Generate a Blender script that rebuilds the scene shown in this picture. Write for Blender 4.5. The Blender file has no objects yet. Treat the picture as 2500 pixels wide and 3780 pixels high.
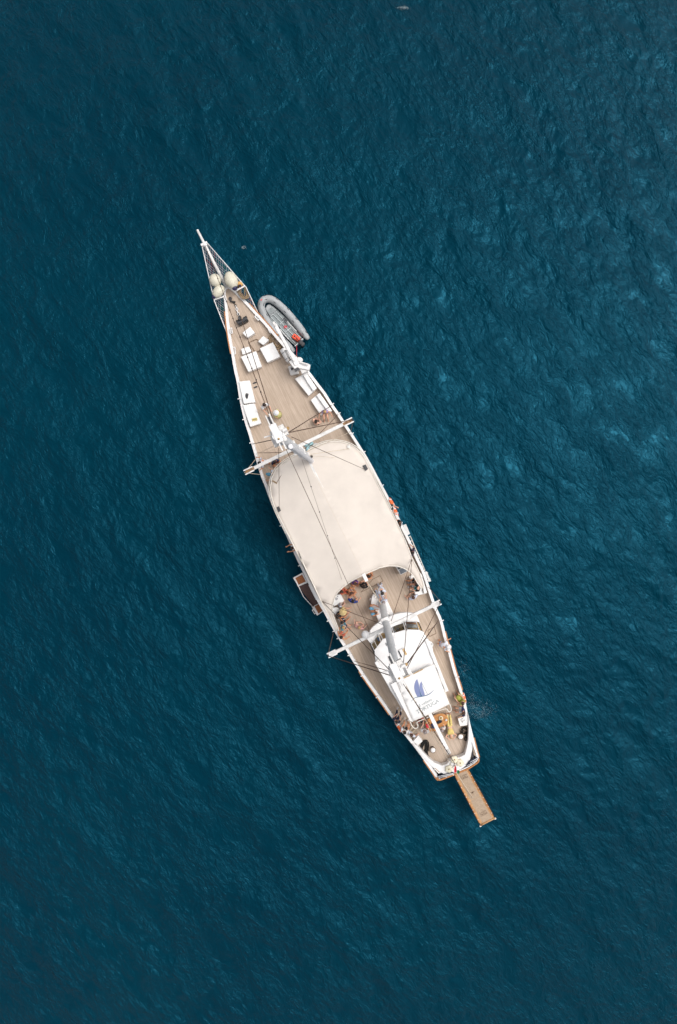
import bpy, bmesh, math, random
import numpy as np
from mathutils import Vector, Matrix
from mathutils.geometry import delaunay_2d_cdt

random.seed(7)
R = math.radians
scene = bpy.context.scene
COL = scene.collection

# ------------------------------------------------------------------ camera
IMW, IMH, FPX = 2500.0, 3780.0, 2600.0
NADIR = (1322.0, 1820.0)          # pixel of the point straight below the camera
CAMZ = 49.5
cam_d = bpy.data.cameras.new('camera')
cam_d.sensor_fit = 'VERTICAL'; cam_d.sensor_height = 36.0
cam_d.lens = 36.0 * FPX / IMH
cam_d.clip_start = 0.5; cam_d.clip_end = 60000
cam = bpy.data.objects.new('camera', cam_d); COL.objects.link(cam)
_n = Vector(((NADIR[0]-IMW/2)/FPX, -(NADIR[1]-IMH/2)/FPX, -1)).normalized()
CROT = _n.rotation_difference(Vector((0, 0, -1))).to_matrix()
cam.matrix_world = Matrix.Translation((0, 0, CAMZ)) @ CROT.to_4x4()
scene.camera = cam

# ------------------------------------------------------------------ sky, sun, exposure
SUN_EL, SUN_AZ = 63.0, 68.0       # azimuth clockwise from +Y
w = bpy.data.worlds.new('World'); scene.world = w; w.use_nodes = True
nt = w.node_tree; nt.nodes.clear()
sky = nt.nodes.new('ShaderNodeTexSky'); sky.sky_type = 'NISHITA'; sky.sun_disc = False
sky.sun_elevation = R(SUN_EL); sky.sun_rotation = R(SUN_AZ)
sky.air_density = 1.0; sky.dust_density = 6.0; sky.ozone_density = 1.0
hs = nt.nodes.new('ShaderNodeHueSaturation'); hs.inputs['Saturation'].default_value = 0.22
bg = nt.nodes.new('ShaderNodeBackground'); bg.inputs['Strength'].default_value = 0.15
ow = nt.nodes.new('ShaderNodeOutputWorld')
nt.links.new(sky.outputs[0], hs.inputs['Color']); nt.links.new(hs.outputs[0], bg.inputs['Color'])
nt.links.new(bg.outputs[0], ow.inputs['Surface'])
sl = bpy.data.lights.new('sun', 'SUN'); sl.energy = 0.75; sl.angle = R(20); sl.color = (1.0, 0.95, 0.88)
sun = bpy.data.objects.new('sun', sl); COL.objects.link(sun)
_sd = Vector((math.sin(R(SUN_AZ))*math.cos(R(SUN_EL)), math.cos(R(SUN_AZ))*math.cos(R(SUN_EL)), math.sin(R(SUN_EL))))
sun.rotation_euler = _sd.to_track_quat('Z', 'Y').to_euler()
vs = scene.view_settings
vs.view_transform = 'Standard'; vs.look = 'None'; vs.gamma = 1.0; vs.exposure = 0.18; vs.use_curve_mapping = False
scene.render.engine = 'CYCLES'
scene.render.resolution_x = 677; scene.render.resolution_y = 1024

# ------------------------------------------------------------------ pixel -> place
FR = dict(a=(680, 820, 2.9037), b=(800, 1300, 2.9037), c=(940, 1560, 2.9037), d=(1040, 1980, 2.45),
          e=(1180, 2080, 3.136), f=(1320, 2240, 3.5636), g=(1420, 2500, 4.3556), h=(1560, 2780, 4.9),
          i=(880, 1520, 6.533), j=(1080, 1520, 6.533), k=(1360, 1780, 5.154), l=(1060, 2060, 5.6),
          m=(1320, 2140, 7.84), n=(1340, 2420, 5.2267), o=(1020, 1180, 6.533), p=(740, 1000, 6.0308),
          r=(1440, 2600, 8.711), s=(0, 0, 1.0))
def q(fr, x, y):
    ox, oy, s = FR[fr]
    return (ox + x/s, oy + y/s)
def qs(fr, pts): return [q(fr, x, y) for x, y in pts]
def W(px, z):
    d = CROT @ Vector(((px[0]-IMW/2)/FPX, -(px[1]-IMH/2)/FPX, -1))
    t = (z - CAMZ)/d.z
    return Vector((d.x*t, d.y*t, z))
BOW = W((730, 848), 3.0).to_2d(); STERN = W((1692, 2850), 3.0).to_2d()
AFT = (STERN-BOW).normalized(); FWD = -AFT
STB = Vector((-AFT.y, AFT.x))     # toward the right-hand side of the picture
AFT3 = Vector((AFT.x, AFT.y, 0)); STB3 = Vector((STB.x, STB.y, 0))
LEN = (STERN-BOW).length
YAW = math.atan2(AFT.y, AFT.x)
def along(x, y): return (Vector((x, y))-BOW).dot(AFT)
def across(x, y): return (Vector((x, y))-BOW).dot(STB)
def deckz(x, y):
    s = along(x, y)/LEN
    if s < 0.6: return 2.0 + 1.15*((0.6-s)/0.5)**2
    return 2.0 + 0.35*((s-0.6)/0.4)**2
def D(px, dz=0.0):
    p = W(px, 2.4+dz)
    for _ in range(4): p = W(px, deckz(p.x, p.y)+dz)
    return p
def dq(fr, x, y, dz=0.0): return D(q(fr, x, y), dz)
def pdir(v):                       # picture direction -> world yaw direction
    return Vector((v[0], -v[1])).normalized()

# ------------------------------------------------------------------ materials
def mat(name, col, rough=0.6, var=0.0, scale=4.0, bump=0.0, bscale=30.0, metal=0.0, spec=0.5, stretch=None, col2=None, detail=5):
    m = bpy.data.materials.new(name); m.use_nodes = True
    t = m.node_tree; b = t.nodes['Principled BSDF']
    b.inputs['Base Color'].default_value = (*col, 1); b.inputs['Roughness'].default_value = rough
    b.inputs['Metallic'].default_value = metal; b.inputs['Specular IOR Level'].default_value = spec
    tc = t.nodes.new('ShaderNodeTexCoord'); src = tc.outputs['Object']
    if stretch:
        rot = t.nodes.new('ShaderNodeMapping'); rot.inputs['Rotation'].default_value = (0, 0, -YAW)
        rot2 = t.nodes.new('ShaderNodeMapping'); rot2.inputs['Scale'].default_value = stretch
        t.links.new(src, rot.inputs['Vector']); t.links.new(rot.outputs[0], rot2.inputs['Vector']); src = rot2.outputs[0]
    if var > 0 or col2:
        n = t.nodes.new('ShaderNodeTexNoise'); n.inputs['Scale'].default_value = scale; n.inputs['Detail'].default_value = detail
        n.inputs['Roughness'].default_value = 0.62
        t.links.new(src, n.inputs['Vector'])
        cr = t.nodes.new('ShaderNodeValToRGB')
        c2 = col2 if col2 else [c*(1-var) for c in col]
        c1 = col if col2 else [min(1, c*(1+var*0.6)) for c in col]
        cr.color_ramp.elements[0].position = 0.3; cr.color_ramp.elements[0].color = (*c2, 1)
        cr.color_ramp.elements[1].position = 0.7; cr.color_ramp.elements[1].color = (*c1, 1)
        t.links.new(n.outputs['Fac'], cr.inputs['Fac']); t.links.new(cr.outputs['Color'], b.inputs['Base Color'])
    if bump > 0:
        n2 = t.nodes.new('ShaderNodeTexNoise'); n2.inputs['Scale'].default_value = bscale; n2.inputs['Detail'].default_value = 4
        t.links.new(src, n2.inputs['Vector'])
        bp = t.nodes.new('ShaderNodeBump'); bp.inputs['Strength'].default_value = 1.0; bp.inputs['Distance'].default_value = bump
        t.links.new(n2.outputs['Fac'], bp.inputs['Height']); t.links.new(bp.outputs['Normal'], b.inputs['Normal'])
    return m
_cm = {}
def cloth(col, var=0.18):
    k = tuple(round(c, 3) for c in col)
    if k not in _cm: _cm[k] = mat('cloth_%d' % len(_cm), col, 0.85, var, 14, 0.004, 60)
    return _cm[k]

def deck_material():
    m = bpy.data.materials.new('teak_deck'); m.use_nodes = True
    t = m.node_tree; b = t.nodes['Principled BSDF']; L = t.links; N = t.nodes
    b.inputs['Roughness'].default_value = 0.75; b.inputs['Specular IOR Level'].default_value = 0.25
    tc = N.new('ShaderNodeTexCoord')
    mp = N.new('ShaderNodeMapping'); mp.inputs['Rotation'].default_value = (0, 0, -YAW)
    L.new(tc.outputs['Object'], mp.inputs['Vector'])
    st = N.new('ShaderNodeMapping'); st.inputs['Scale'].default_value = (0.35, 9.0, 1)
    L.new(mp.outputs[0], st.inputs['Vector'])
    n1 = N.new('ShaderNodeTexNoise'); n1.inputs['Scale'].default_value = 1.6; n1.inputs['Detail'].default_value = 7; n1.inputs['Roughness'].default_value = 0.7
    L.new(st.outputs[0], n1.inputs['Vector'])
    n2 = N.new('ShaderNodeTexNoise'); n2.inputs['Scale'].default_value = 0.55; n2.inputs['Detail'].default_value = 6; n2.inputs['Roughness'].default_value = 0.65
    L.new(tc.outputs['Object'], n2.inputs['Vector'])
    cr = N.new('ShaderNodeValToRGB')
    cr.color_ramp.elements[0].position = 0.36; cr.color_ramp.elements[0].color = (0.43, 0.34, 0.265, 1)
    cr.color_ramp.elements[1].position = 0.66; cr.color_ramp.elements[1].color = (0.61, 0.495, 0.405, 1)
    L.new(n1.outputs['Fac'], cr.inputs['Fac'])
    cr2 = N.new('ShaderNodeValToRGB')
    cr2.color_ramp.elements[0].position = 0.3; cr2.color_ramp.elements[0].color = (0.86, 0.85, 0.83, 1)
    cr2.color_ramp.elements[1].position = 0.65; cr2.color_ramp.elements[1].color = (1, 1, 1, 1)
    L.new(n2.outputs['Fac'], cr2.inputs['Fac'])
    mx = N.new('ShaderNodeMix'); mx.data_type = 'RGBA'; mx.blend_type = 'MULTIPLY'; mx.inputs['Factor'].default_value = 1
    L.new(cr.outputs[0], mx.inputs['A']); L.new(cr2.outputs[0], mx.inputs['B'])
    # caulking seams, one every 6 cm
    wv = N.new('ShaderNodeTexWave'); wv.wave_type = 'BANDS'; wv.bands_direction = 'Y'; wv.wave_profile = 'SIN'
    wv.inputs['Scale'].default_value = 1.0/(0.075*math.pi*2)*3.1416; wv.inputs['Distortion'].default_value = 0.15
    L.new(mp.outputs[0], wv.inputs['Vector'])
    pw = N.new('ShaderNodeMath'); pw.operation = 'POWER'; pw.inputs[1].default_value = 5
    L.new(wv.outputs['Fac'], pw.inputs[0])
    sc = N.new('ShaderNodeMath'); sc.operation = 'MULTIPLY'; sc.inputs[1].default_value = 0.35
    L.new(pw.outputs[0], sc.inputs[0])
    mx2 = N.new('ShaderNodeMix'); mx2.data_type = 'RGBA'
    L.new(sc.outputs[0], mx2.inputs['Factor']); L.new(mx.outputs['Result'], mx2.inputs['A'])
    mx2.inputs['B'].default_value = (0.17, 0.12, 0.085, 1)
    L.new(mx2.outputs['Result'], b.inputs['Base Color'])
    return m

def water_material():
    m = bpy.data.materials.new('sea_water'); m.use_nodes = True
    t = m.node_tree; b = t.nodes['Principled BSDF']; L = t.links; N = t.nodes
    b.inputs['Base Color'].default_value = (0.0012, 0.030, 0.047, 1)
    b.inputs['Roughness'].default_value = 0.08; b.inputs['IOR'].default_value = 1.333
    tc = N.new('ShaderNodeTexCoord')
    def noise(scale, rot, stretch, detail, rough):
        mp = N.new('ShaderNodeMapping'); mp.inputs['Rotation'].default_value = (0, 0, R(rot))
        L.new(tc.outputs['Object'], mp.inputs['Vector'])
        mp2 = N.new('ShaderNodeMapping'); mp2.inputs['Scale'].default_value = stretch
        L.new(mp.outputs[0], mp2.inputs['Vector'])
        n = N.new('ShaderNodeTexNoise'); n.inputs['Scale'].default_value = scale
        n.inputs['Detail'].default_value = detail; n.inputs['Roughness'].default_value = rough; n.inputs['Distortion'].default_value = 0.5
        L.new(mp2.outputs[0], n.inputs['Vector']); return n
    n1 = noise(1.9, 52, (1, 1.9, 1), 5, 0.6)
    n2 = noise(0.42, 58, (1, 1.8, 1), 5, 0.6)
    # cat's-paws: wind patches make the ripples stronger here, weaker there
    mr = N.new('ShaderNodeMapRange'); mr.inputs['From Min'].default_value = 0.36; mr.inputs['From Max'].default_value = 0.64
    mr.inputs['To Min'].default_value = 0.2; mr.inputs['To Max'].default_value = 1.0
    L.new(n2.outputs['Fac'], mr.inputs['Value'])
    mu = N.new('ShaderNodeMath'); mu.operation = 'MULTIPLY'
    L.new(n1.outputs['Fac'], mu.inputs[0]); L.new(mr.outputs[0], mu.inputs[1])
    bp = N.new('ShaderNodeBump'); bp.inputs['Strength'].default_value = 1.0; bp.inputs['Distance'].default_value = 0.17
    L.new(mu.outputs[0], bp.inputs['Height']); L.new(bp.outputs['Normal'], b.inputs['Normal'])
    # deep water: faint patches of greener and bluer water
    n3 = noise(0.07, 0, (1, 1, 1), 3, 0.5)
    cr = N.new('ShaderNodeValToRGB')
    cr.color_ramp.elements[0].position = 0.3; cr.color_ramp.elements[0].color = (0.0, 0.020, 0.036, 1)
    cr.color_ramp.elements[1].position = 0.7; cr.color_ramp.elements[1].color = (0.0, 0.0245, 0.042, 1)
    L.new(n3.outputs['Fac'], cr.inputs['Fac']); L.new(cr.outputs[0], b.inputs['Base Color'])
    b.inputs['Specular IOR Level'].default_value = 0.42; b.inputs['Specular Tint'].default_value = (0.10, 0.64, 1.0, 1)
    return m

def glass_material():
    m = bpy.data.materials.new('window_glass'); m.use_nodes = True
    t = m.node_tree; t.nodes.clear()
    o = t.nodes.new('ShaderNodeOutputMaterial'); mx = t.nodes.new('ShaderNodeMixShader')
    tr = t.nodes.new('ShaderNodeBsdfTransparent'); tr.inputs['Color'].default_value = (0.86, 0.9, 0.9, 1)
    gl = t.nodes.new('ShaderNodeBsdfGlossy'); gl.inputs['Roughness'].default_value = 0.03
    fr = t.nodes.new('ShaderNodeFresnel'); fr.inputs['IOR'].default_value = 1.45
    t.links.new(fr.outputs[0], mx.inputs['Fac']); t.links.new(tr.outputs[0], mx.inputs[1]); t.links.new(gl.outputs[0], mx.inputs[2])
    t.links.new(mx.outputs[0], o.inputs['Surface'])
    return m

M = dict(
    water=water_material(), deck=deck_material(), glass=glass_material(),
    white=mat('white_paint', (0.76, 0.745, 0.735), 0.42, 0.10, 1.4, 0.002, 25),
    white2=mat('weathered_white_paint', (0.72, 0.70, 0.68), 0.5, 0.22, 3.0, 0.003, 25),
    cushion=mat('white_vinyl', (0.80, 0.785, 0.77), 0.55, 0.08, 3.0, 0.006, 12),
    canopy=mat('cream_canvas', (0.65, 0.585, 0.525), 0.8, 0.09, 0.5, 0.004, 40),
    awning=mat('white_canvas', (0.76, 0.745, 0.735), 0.75, 0.05, 1.2, 0.004, 20),
    navy=mat('navy_paint', (0.008, 0.014, 0.035), 0.35, 0.2, 2.0),
    varnish=mat('varnished_wood', (0.46, 0.19, 0.062), 0.4, 0.35, 5.0, 0.002, 40, stretch=(0.4, 6, 6)),
    tablewood=mat('table_wood', (0.50, 0.22, 0.065), 0.38, 0.28, 3.0, stretch=(6, 0.6, 6)),
    darkwood=mat('dark_tread_wood', (0.075, 0.032, 0.026), 0.6, 0.4, 8.0, stretch=(6, 0.6, 6)),
    mat_=mat('coir_mat', (0.33, 0.125, 0.05), 0.95, 0.4, 14.0, 0.01, 80),
    gangmat=mat('gangway_mat', (0.40, 0.30, 0.215), 0.9, 0.2, 8.0, 0.004, 80),
    gangedge=mat('gangway_edge', (0.52, 0.30, 0.14), 0.6, 0.35, 5.0),
    black=mat('black_metal', (0.015, 0.014, 0.013), 0.5, 0.4, 9.0),
    dark=mat('dark_grey', (0.05, 0.05, 0.055), 0.6, 0.3, 9.0),
    steel=mat('stainless_steel', (0.62, 0.60, 0.57), 0.3, 0.1, 8, metal=0.7),
    pipe=mat('cream_pipe', (0.74, 0.69, 0.62), 0.4, 0.1, 8),
    rope=mat('tan_rope', (0.28, 0.20, 0.12), 0.9, 0.35, 20, 0.01, 60),
    brope=mat('black_rope', (0.010, 0.010, 0.009), 0.85, 0.3, 20, 0.01, 60),
    stay=mat('rusty_wire', (0.13, 0.075, 0.048), 0.6, 0.3, 6),
    palerope=mat('pale_rope', (0.62, 0.52, 0.40), 0.8, 0.2, 10),
    mast=mat('mast_paint', (0.83, 0.825, 0.83), 0.55, 0.10, 2.0, 0.004, 10),
    sail=mat('grey_sailcloth', (0.74, 0.73, 0.75), 0.8, 0.12, 3.0, 0.01, 10),
    fender=mat('cream_fender', (0.64, 0.60, 0.49), 0.6, 0.18, 4.0, 0.004, 20),
    fendernavy=mat('fender_end', (0.02, 0.018, 0.07), 0.5, 0.3, 6.0),
    orange=mat('lifebuoy_orange', (0.85, 0.17, 0.045), 0.55, 0.15, 6.0),
    red=mat('red_plastic', (0.72, 0.03, 0.05), 0.45, 0.1, 6.0),
    redcan=mat('red_fuel_can', (0.82, 0.10, 0.045), 0.45, 0.2, 6.0, 0.004, 20),
    green=mat('flag_green', (0.01, 0.16, 0.07), 0.8, 0.2, 6.0),
    flagwhite=mat('flag_white', (0.7, 0.68, 0.66), 0.8, 0.1, 6.0),
    hypalon=mat('grey_hypalon', (0.36, 0.375, 0.385), 0.6, 0.12, 2.0, 0.002, 20),
    hypalon2=mat('grey_floor', (0.25, 0.28, 0.285), 0.65, 0.25, 8.0, 0.003, 40),
    alu=mat('aluminium', (0.50, 0.54, 0.55), 0.4, 0.15, 8, metal=0.3),
    interior=mat('helm_wood', (0.56, 0.37, 0.17), 0.5, 0.35, 6.0),
    interior2=mat('helm_grey', (0.42, 0.42, 0.42), 0.6, 0.2, 6.0),
    bluebox=mat('blue_plastic', (0.06, 0.20, 0.36), 0.5, 0.2, 6.0),
    bluecloth=mat('pale_blue_cloth', (0.36, 0.58, 0.62), 0.85, 0.3, 6.0, 0.01, 20),
    creamcush=mat('cream_cushion', (0.74, 0.68, 0.52), 0.8, 0.15, 6.0, 0.008, 15),
    tan=mat('tan_leather', (0.42, 0.26, 0.10), 0.7, 0.3, 10.0),
    logo1=mat('logo_periwinkle', (0.19, 0.225, 0.40), 0.75, 0.06, 4.0),
    logo2=mat('logo_blue', (0.215, 0.25, 0.43), 0.75, 0.06, 4.0),
    logo3=mat('logo_slate', (0.075, 0.145, 0.24), 0.75, 0.1, 4.0),
    logotext=mat('logo_grey_teal', (0.12, 0.175, 0.185), 0.75, 0.1, 4.0),
    foam=mat('sea_foam', (0.42, 0.50, 0.53), 0.9, 0.2, 6.0),
    greybox=mat('grey_box_lid', (0.16, 0.185, 0.215), 0.5, 0.2, 6.0),
    rustwood=mat('rust_stained_wood', (0.42, 0.24, 0.11), 0.7, 0.5, 9.0, col2=(0.10, 0.055, 0.035)),
    hatchline=mat('hatch_trim', (0.17, 0.105, 0.06), 0.6, 0.3, 6.0),
)
SKIN = [mat('skin_a', (0.66, 0.36, 0.245), 0.55, 0.12, 8), mat('skin_b', (0.60, 0.27, 0.14), 0.55, 0.12, 8),
        mat('skin_c', (0.72, 0.44, 0.33), 0.55, 0.12, 8)]
HAIR = dict(dark=mat('dark_hair', (0.018, 0.010, 0.008), 0.6, 0.4, 30, 0.006, 60), brown=mat('brown_hair', (0.07, 0.03, 0.018), 0.6, 0.4, 30, 0.006, 60),
            blond=mat('blond_hair', (0.48, 0.31, 0.13), 0.6, 0.4, 30, 0.006, 60), grey=mat('grey_hair', (0.30, 0.25, 0.24), 0.6, 0.3, 30, 0.006, 60))
M['eye'] = mat('eye_dark', (0.02, 0.015, 0.012), 0.3)

# ------------------------------------------------------------------ mesh helpers (world coordinates in, one object out)
ROOTLOC = {}
class MB:
    def __init__(self): self.v = []; self.f = []
    def add(self, vs_, fs_):
        o = len(self.v); self.v += [tuple(p) for p in vs_]; self.f += [tuple(o+i for i in f) for f in fs_]; return self
    def box(self, c, size, yaw=0.0, rot=None):
        sx, sy, sz = (s/2 for s in size)
        m = rot if rot else Matrix.Rotation(yaw, 3, 'Z'); c = Vector(c)
        P = [c + m @ Vector((x, y, z)) for z in (-sz, sz) for x, y in ((-sx, -sy), (sx, -sy), (sx, sy), (-sx, sy))]
        return self.add(P, [(3, 2, 1, 0), (4, 5, 6, 7), (0, 1, 5, 4), (1, 2, 6, 5), (2, 3, 7, 6), (3, 0, 4, 7)])
    def prism(self, top, zb=None, depth=None):
        top = [Vector(p) for p in top]
        a = sum(top[i].x*top[(i+1) % len(top)].y - top[(i+1) % len(top)].x*top[i].y for i in range(len(top)))
        if a < 0: top.reverse()
        n = len(top)
        bot = [Vector((p.x, p.y, zb if zb is not None else p.z-depth)) for p in top]
        return self.add(top+bot, [tuple(range(n)), tuple(range(2*n-1, n-1, -1))] + [(i, n+i, n+(i+1) % n, (i+1) % n) for i in range(n)])
    def beam(self, a, b, wd, ht):
        a = Vector(a); b = Vector(b); d = b-a
        ax = d.normalized(); sd = ax.cross(Vector((0, 0, 1)))
        if sd.length < 1e-4: sd = Vector((1, 0, 0))
        sd.normalize(); up = sd.cross(ax)
        rot = Matrix((ax, sd, up)).transposed()
        return self.box((a+b)/2, (d.length, wd, ht), rot=rot)
    def tube(self, pts, r, seg=6, closed=False, caps=True):
        pts = [Vector(p) for p in pts]; n = len(pts)
        rr = r if isinstance(r, (list, tuple)) else [r]*n
        vs_ = []; prev = None
        for i, p in enumerate(pts):
            if closed: d = pts[(i+1) % n]-pts[i-1]
            else: d = pts[min(i+1, n-1)]-pts[max(i-1, 0)]
            if d.length < 1e-9: d = Vector((0, 0, 1))
            d.normalize()
            if prev is None:
                sd = d.cross(Vector((0, 0, 1)))
                if sd.length < 0.05: sd = d.cross(Vector((1, 0, 0)))
            else:
                sd = prev - d*prev.dot(d)
                if sd.length < 1e-5: sd = d.orthogonal()
            sd.normalize(); prev = sd; up = d.cross(sd)
            for k in range(seg):
                a = 2*math.pi*k/seg
                vs_.append(p + (sd*math.cos(a)+up*math.sin(a))*rr[i])
        fs_ = []
        for i in range(n if closed else n-1):
            j = (i+1) % n
            for k in range(seg):
                k2 = (k+1) % seg
                fs_.append((i*seg+k, i*seg+k2, j*seg+k2, j*seg+k))
        if caps and not closed:
            fs_.append(tuple(range(seg-1, -1, -1))); fs_.append(tuple((n-1)*seg+k for k in range(seg)))
        return self.add(vs_, fs_)
    def ell(self, c, rad, rot=None, su=12, sv=8):
        c = Vector(c); m = rot if rot else Matrix.Identity(3)
        vs_ = [c + m @ Vector((0, 0, rad[2]))]
        for j in range(1, sv):
            t = math.pi*j/sv
            for i in range(su):
                a = 2*math.pi*i/su
                vs_.append(c + m @ Vector((rad[0]*math.sin(t)*math.cos(a), rad[1]*math.sin(t)*math.sin(a), rad[2]*math.cos(t))))
        vs_.append(c - m @ Vector((0, 0, rad[2]))); L_ = len(vs_)-1
        fs_ = [(0, 1+i, 1+(i+1) % su) for i in range(su)]
        for j in range(sv-2):
            for i in range(su):
                a = 1+j*su; b = a+su
                fs_.append((a+i, b+i, b+(i+1) % su, a+(i+1) % su))
        a = 1+(sv-2)*su
        fs_ += [(L_, a+(i+1) % su, a+i) for i in range(su)]
        return self.add(vs_, fs_)
    def cyl(self, c, r, h, seg=20, r2=None):
        c = Vector(c); r2 = r if r2 is None else r2
        return self.tube([c, c+Vector((0, 0, h))], [r, r2], seg)
    def torus(self, c, R_, r, rot=None, su=24, sv=8):
        m = rot if rot else Matrix.Identity(3); c = Vector(c)
        return self.tube([c + m @ Vector((R_*math.cos(2*math.pi*i/su), R_*math.sin(2*math.pi*i/su), 0)) for i in range(su)], r, sv, closed=True)
    def sweep(self, path, o1, o2, z1, z2, normals, closed=False):
        """rectangular moulding: offsets along the outward normal, heights relative to the path"""
        n = len(path); vs_ = []
        for p, nm in zip(path, normals):
            for o, z in ((o1, z1), (o2, z1), (o2, z2), (o1, z2)):
                vs_.append(Vector((p.x+nm.x*o, p.y+nm.y*o, p.z+z)))
        fs_ = []
        for i in range(n if closed else n-1):
            j = (i+1) % n
            for k in range(4):
                k2 = (k+1) % 4; fs_.append((i*4+k, j*4+k, j*4+k2, i*4+k2))
        if not closed: fs_ += [(3, 2, 1, 0), tuple((n-1)*4+k for k in range(4))]
        return self.add(vs_, fs_)
    def sheet(self, outline, zf, step, thick=0.0, line=None):
        """outline = list of world xy; surface z from zf(x, y); interior points every `step`"""
        V = [Vector((p[0], p[1])) for p in outline]; n = len(V)
        xs = [p.x for p in V]; ys = [p.y for p in V]; pts = list(V)
        E = [(i, (i+1) % n) for i in range(n)]
        def inside(x, y):
            c = False; j = n-1
            for i in range(n):
                if (V[i].y > y) != (V[j].y > y) and x < (V[j].x-V[i].x)*(y-V[i].y)/(V[j].y-V[i].y)+V[i].x: c = not c
                j = i
            return c
        def near(x, y):
            return min((V[i].x-x)**2+(V[i].y-y)**2 for i in range(n)) < (step*0.4)**2
        # grid laid along the ship
        cen = sum(V, Vector((0, 0)))/n
        rad = max((p-cen).length for p in V); k = int(rad/step)+1
        for i in range(-k, k+1):
            for j in range(-k, k+1):
                p = cen + AFT*(i*step) + STB*(j*step)
                if inside(p.x, p.y) and not near(p.x, p.y): pts.append(p)
        if line:
            for p in line: pts.append(Vector((p[0], p[1])))
        ov, oe, of, _, _, _ = delaunay_2d_cdt(pts, E, [], 1, 1e-5)
        P = [Vector((p.x, p.y, zf(p.x, p.y))) for p in ov]
        F = []
        for f in of:
            a = sum(ov[f[i]].x*ov[f[(i+1) % len(f)]].y-ov[f[(i+1) % len(f)]].x*ov[f[i]].y for i in range(len(f)))
            F.append(tuple(f) if a > 0 else tuple(reversed(f)))
        if thick > 0:
            m_ = len(P); cnt = {}
            for f in F:
                for i in range(len(f)): cnt[(f[i], f[(i+1) % len(f)])] = 1
            bnd = [e for e in cnt if (e[1], e[0]) not in cnt]
            P2 = [p-Vector((0, 0, thick)) for p in P]
            F = F + [tuple(i+m_ for i in reversed(f)) for f in F] + [(a, a+m_, b+m_, b) for a, b in bnd]
            P = P+P2
        return self.add(P, F)
    def build(self, name, material, parent=None, smooth=False, bevel=0.0, auto=None, bseg=2):
        loc = ROOTLOC.get(parent.name, Vector()) if parent else Vector()
        me = bpy.data.meshes.new(name)
        me.from_pydata([(x-loc.x, y-loc.y, z-loc.z) for x, y, z in self.v], [], self.f)
        if isinstance(material, (list, tuple)):
            for mm in material: me.materials.append(mm)
        else: me.materials.append(material)
        if smooth:
            me.polygons.foreach_set('use_smooth', [True]*len(me.polygons))
        me.update()
        o = bpy.data.objects.new(name, me); COL.objects.link(o)
        if parent: o.parent = parent; ROOTLOC[o.name] = loc
        if auto:
            me.polygons.foreach_set('use_smooth', [True]*len(me.polygons))
            for e in me.edges: pass
            try: me.set_sharp_from_angle(angle=R(auto))
            except Exception: pass
        if bevel > 0:
            b = o.modifiers.new('bevel', 'BEVEL'); b.width = bevel; b.segments = bseg; b.limit_method = 'ANGLE'; b.angle_limit = R(40)
        return o
def root(name, loc, label, cat, group=None):
    o = bpy.data.objects.new(name, None); COL.objects.link(o); o.location = loc; o.empty_display_size = 0.2
    o['label'] = label; o['category'] = cat
    if group: o['group'] = group
    ROOTLOC[o.name] = Vector(loc); return o
def thing(o, label, cat, group=None):
    o['label'] = label; o['category'] = cat
    if group: o['group'] = group
    return o
def single(mb, name, loc, material, label, cat, group=None, **kw):
    """a thing that is one mesh, with its origin at its base"""
    loc = Vector(loc)
    mb.v = [(x-loc.x, y-loc.y, z-loc.z) for x, y, z in mb.v]
    o = mb.build(name, material, None, **kw); o.location = loc
    return thing(o, label, cat, group)
def smoothpts(pts, n=6, closed=False):
    """Catmull-Rom through points"""
    pts = [Vector(p) for p in pts]; out = []; N = len(pts)
    rng = range(N if closed else N-1)
    for i in rng:
        if closed: p0, p1, p2, p3 = pts[i-1], pts[i], pts[(i+1) % N], pts[(i+2) % N]
        else: p0, p1, p2, p3 = pts[max(i-1, 0)], pts[i], pts[i+1], pts[min(i+2, N-1)]
        for k in range(n):
            t = k/n
            out.append(0.5*((2*p1)+(p2-p0)*t+(2*p0-5*p1+4*p2-p3)*t*t+(3*p1-p0-3*p2+p3)*t**3))
    if not closed: out.append(pts[-1])
    return out

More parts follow.
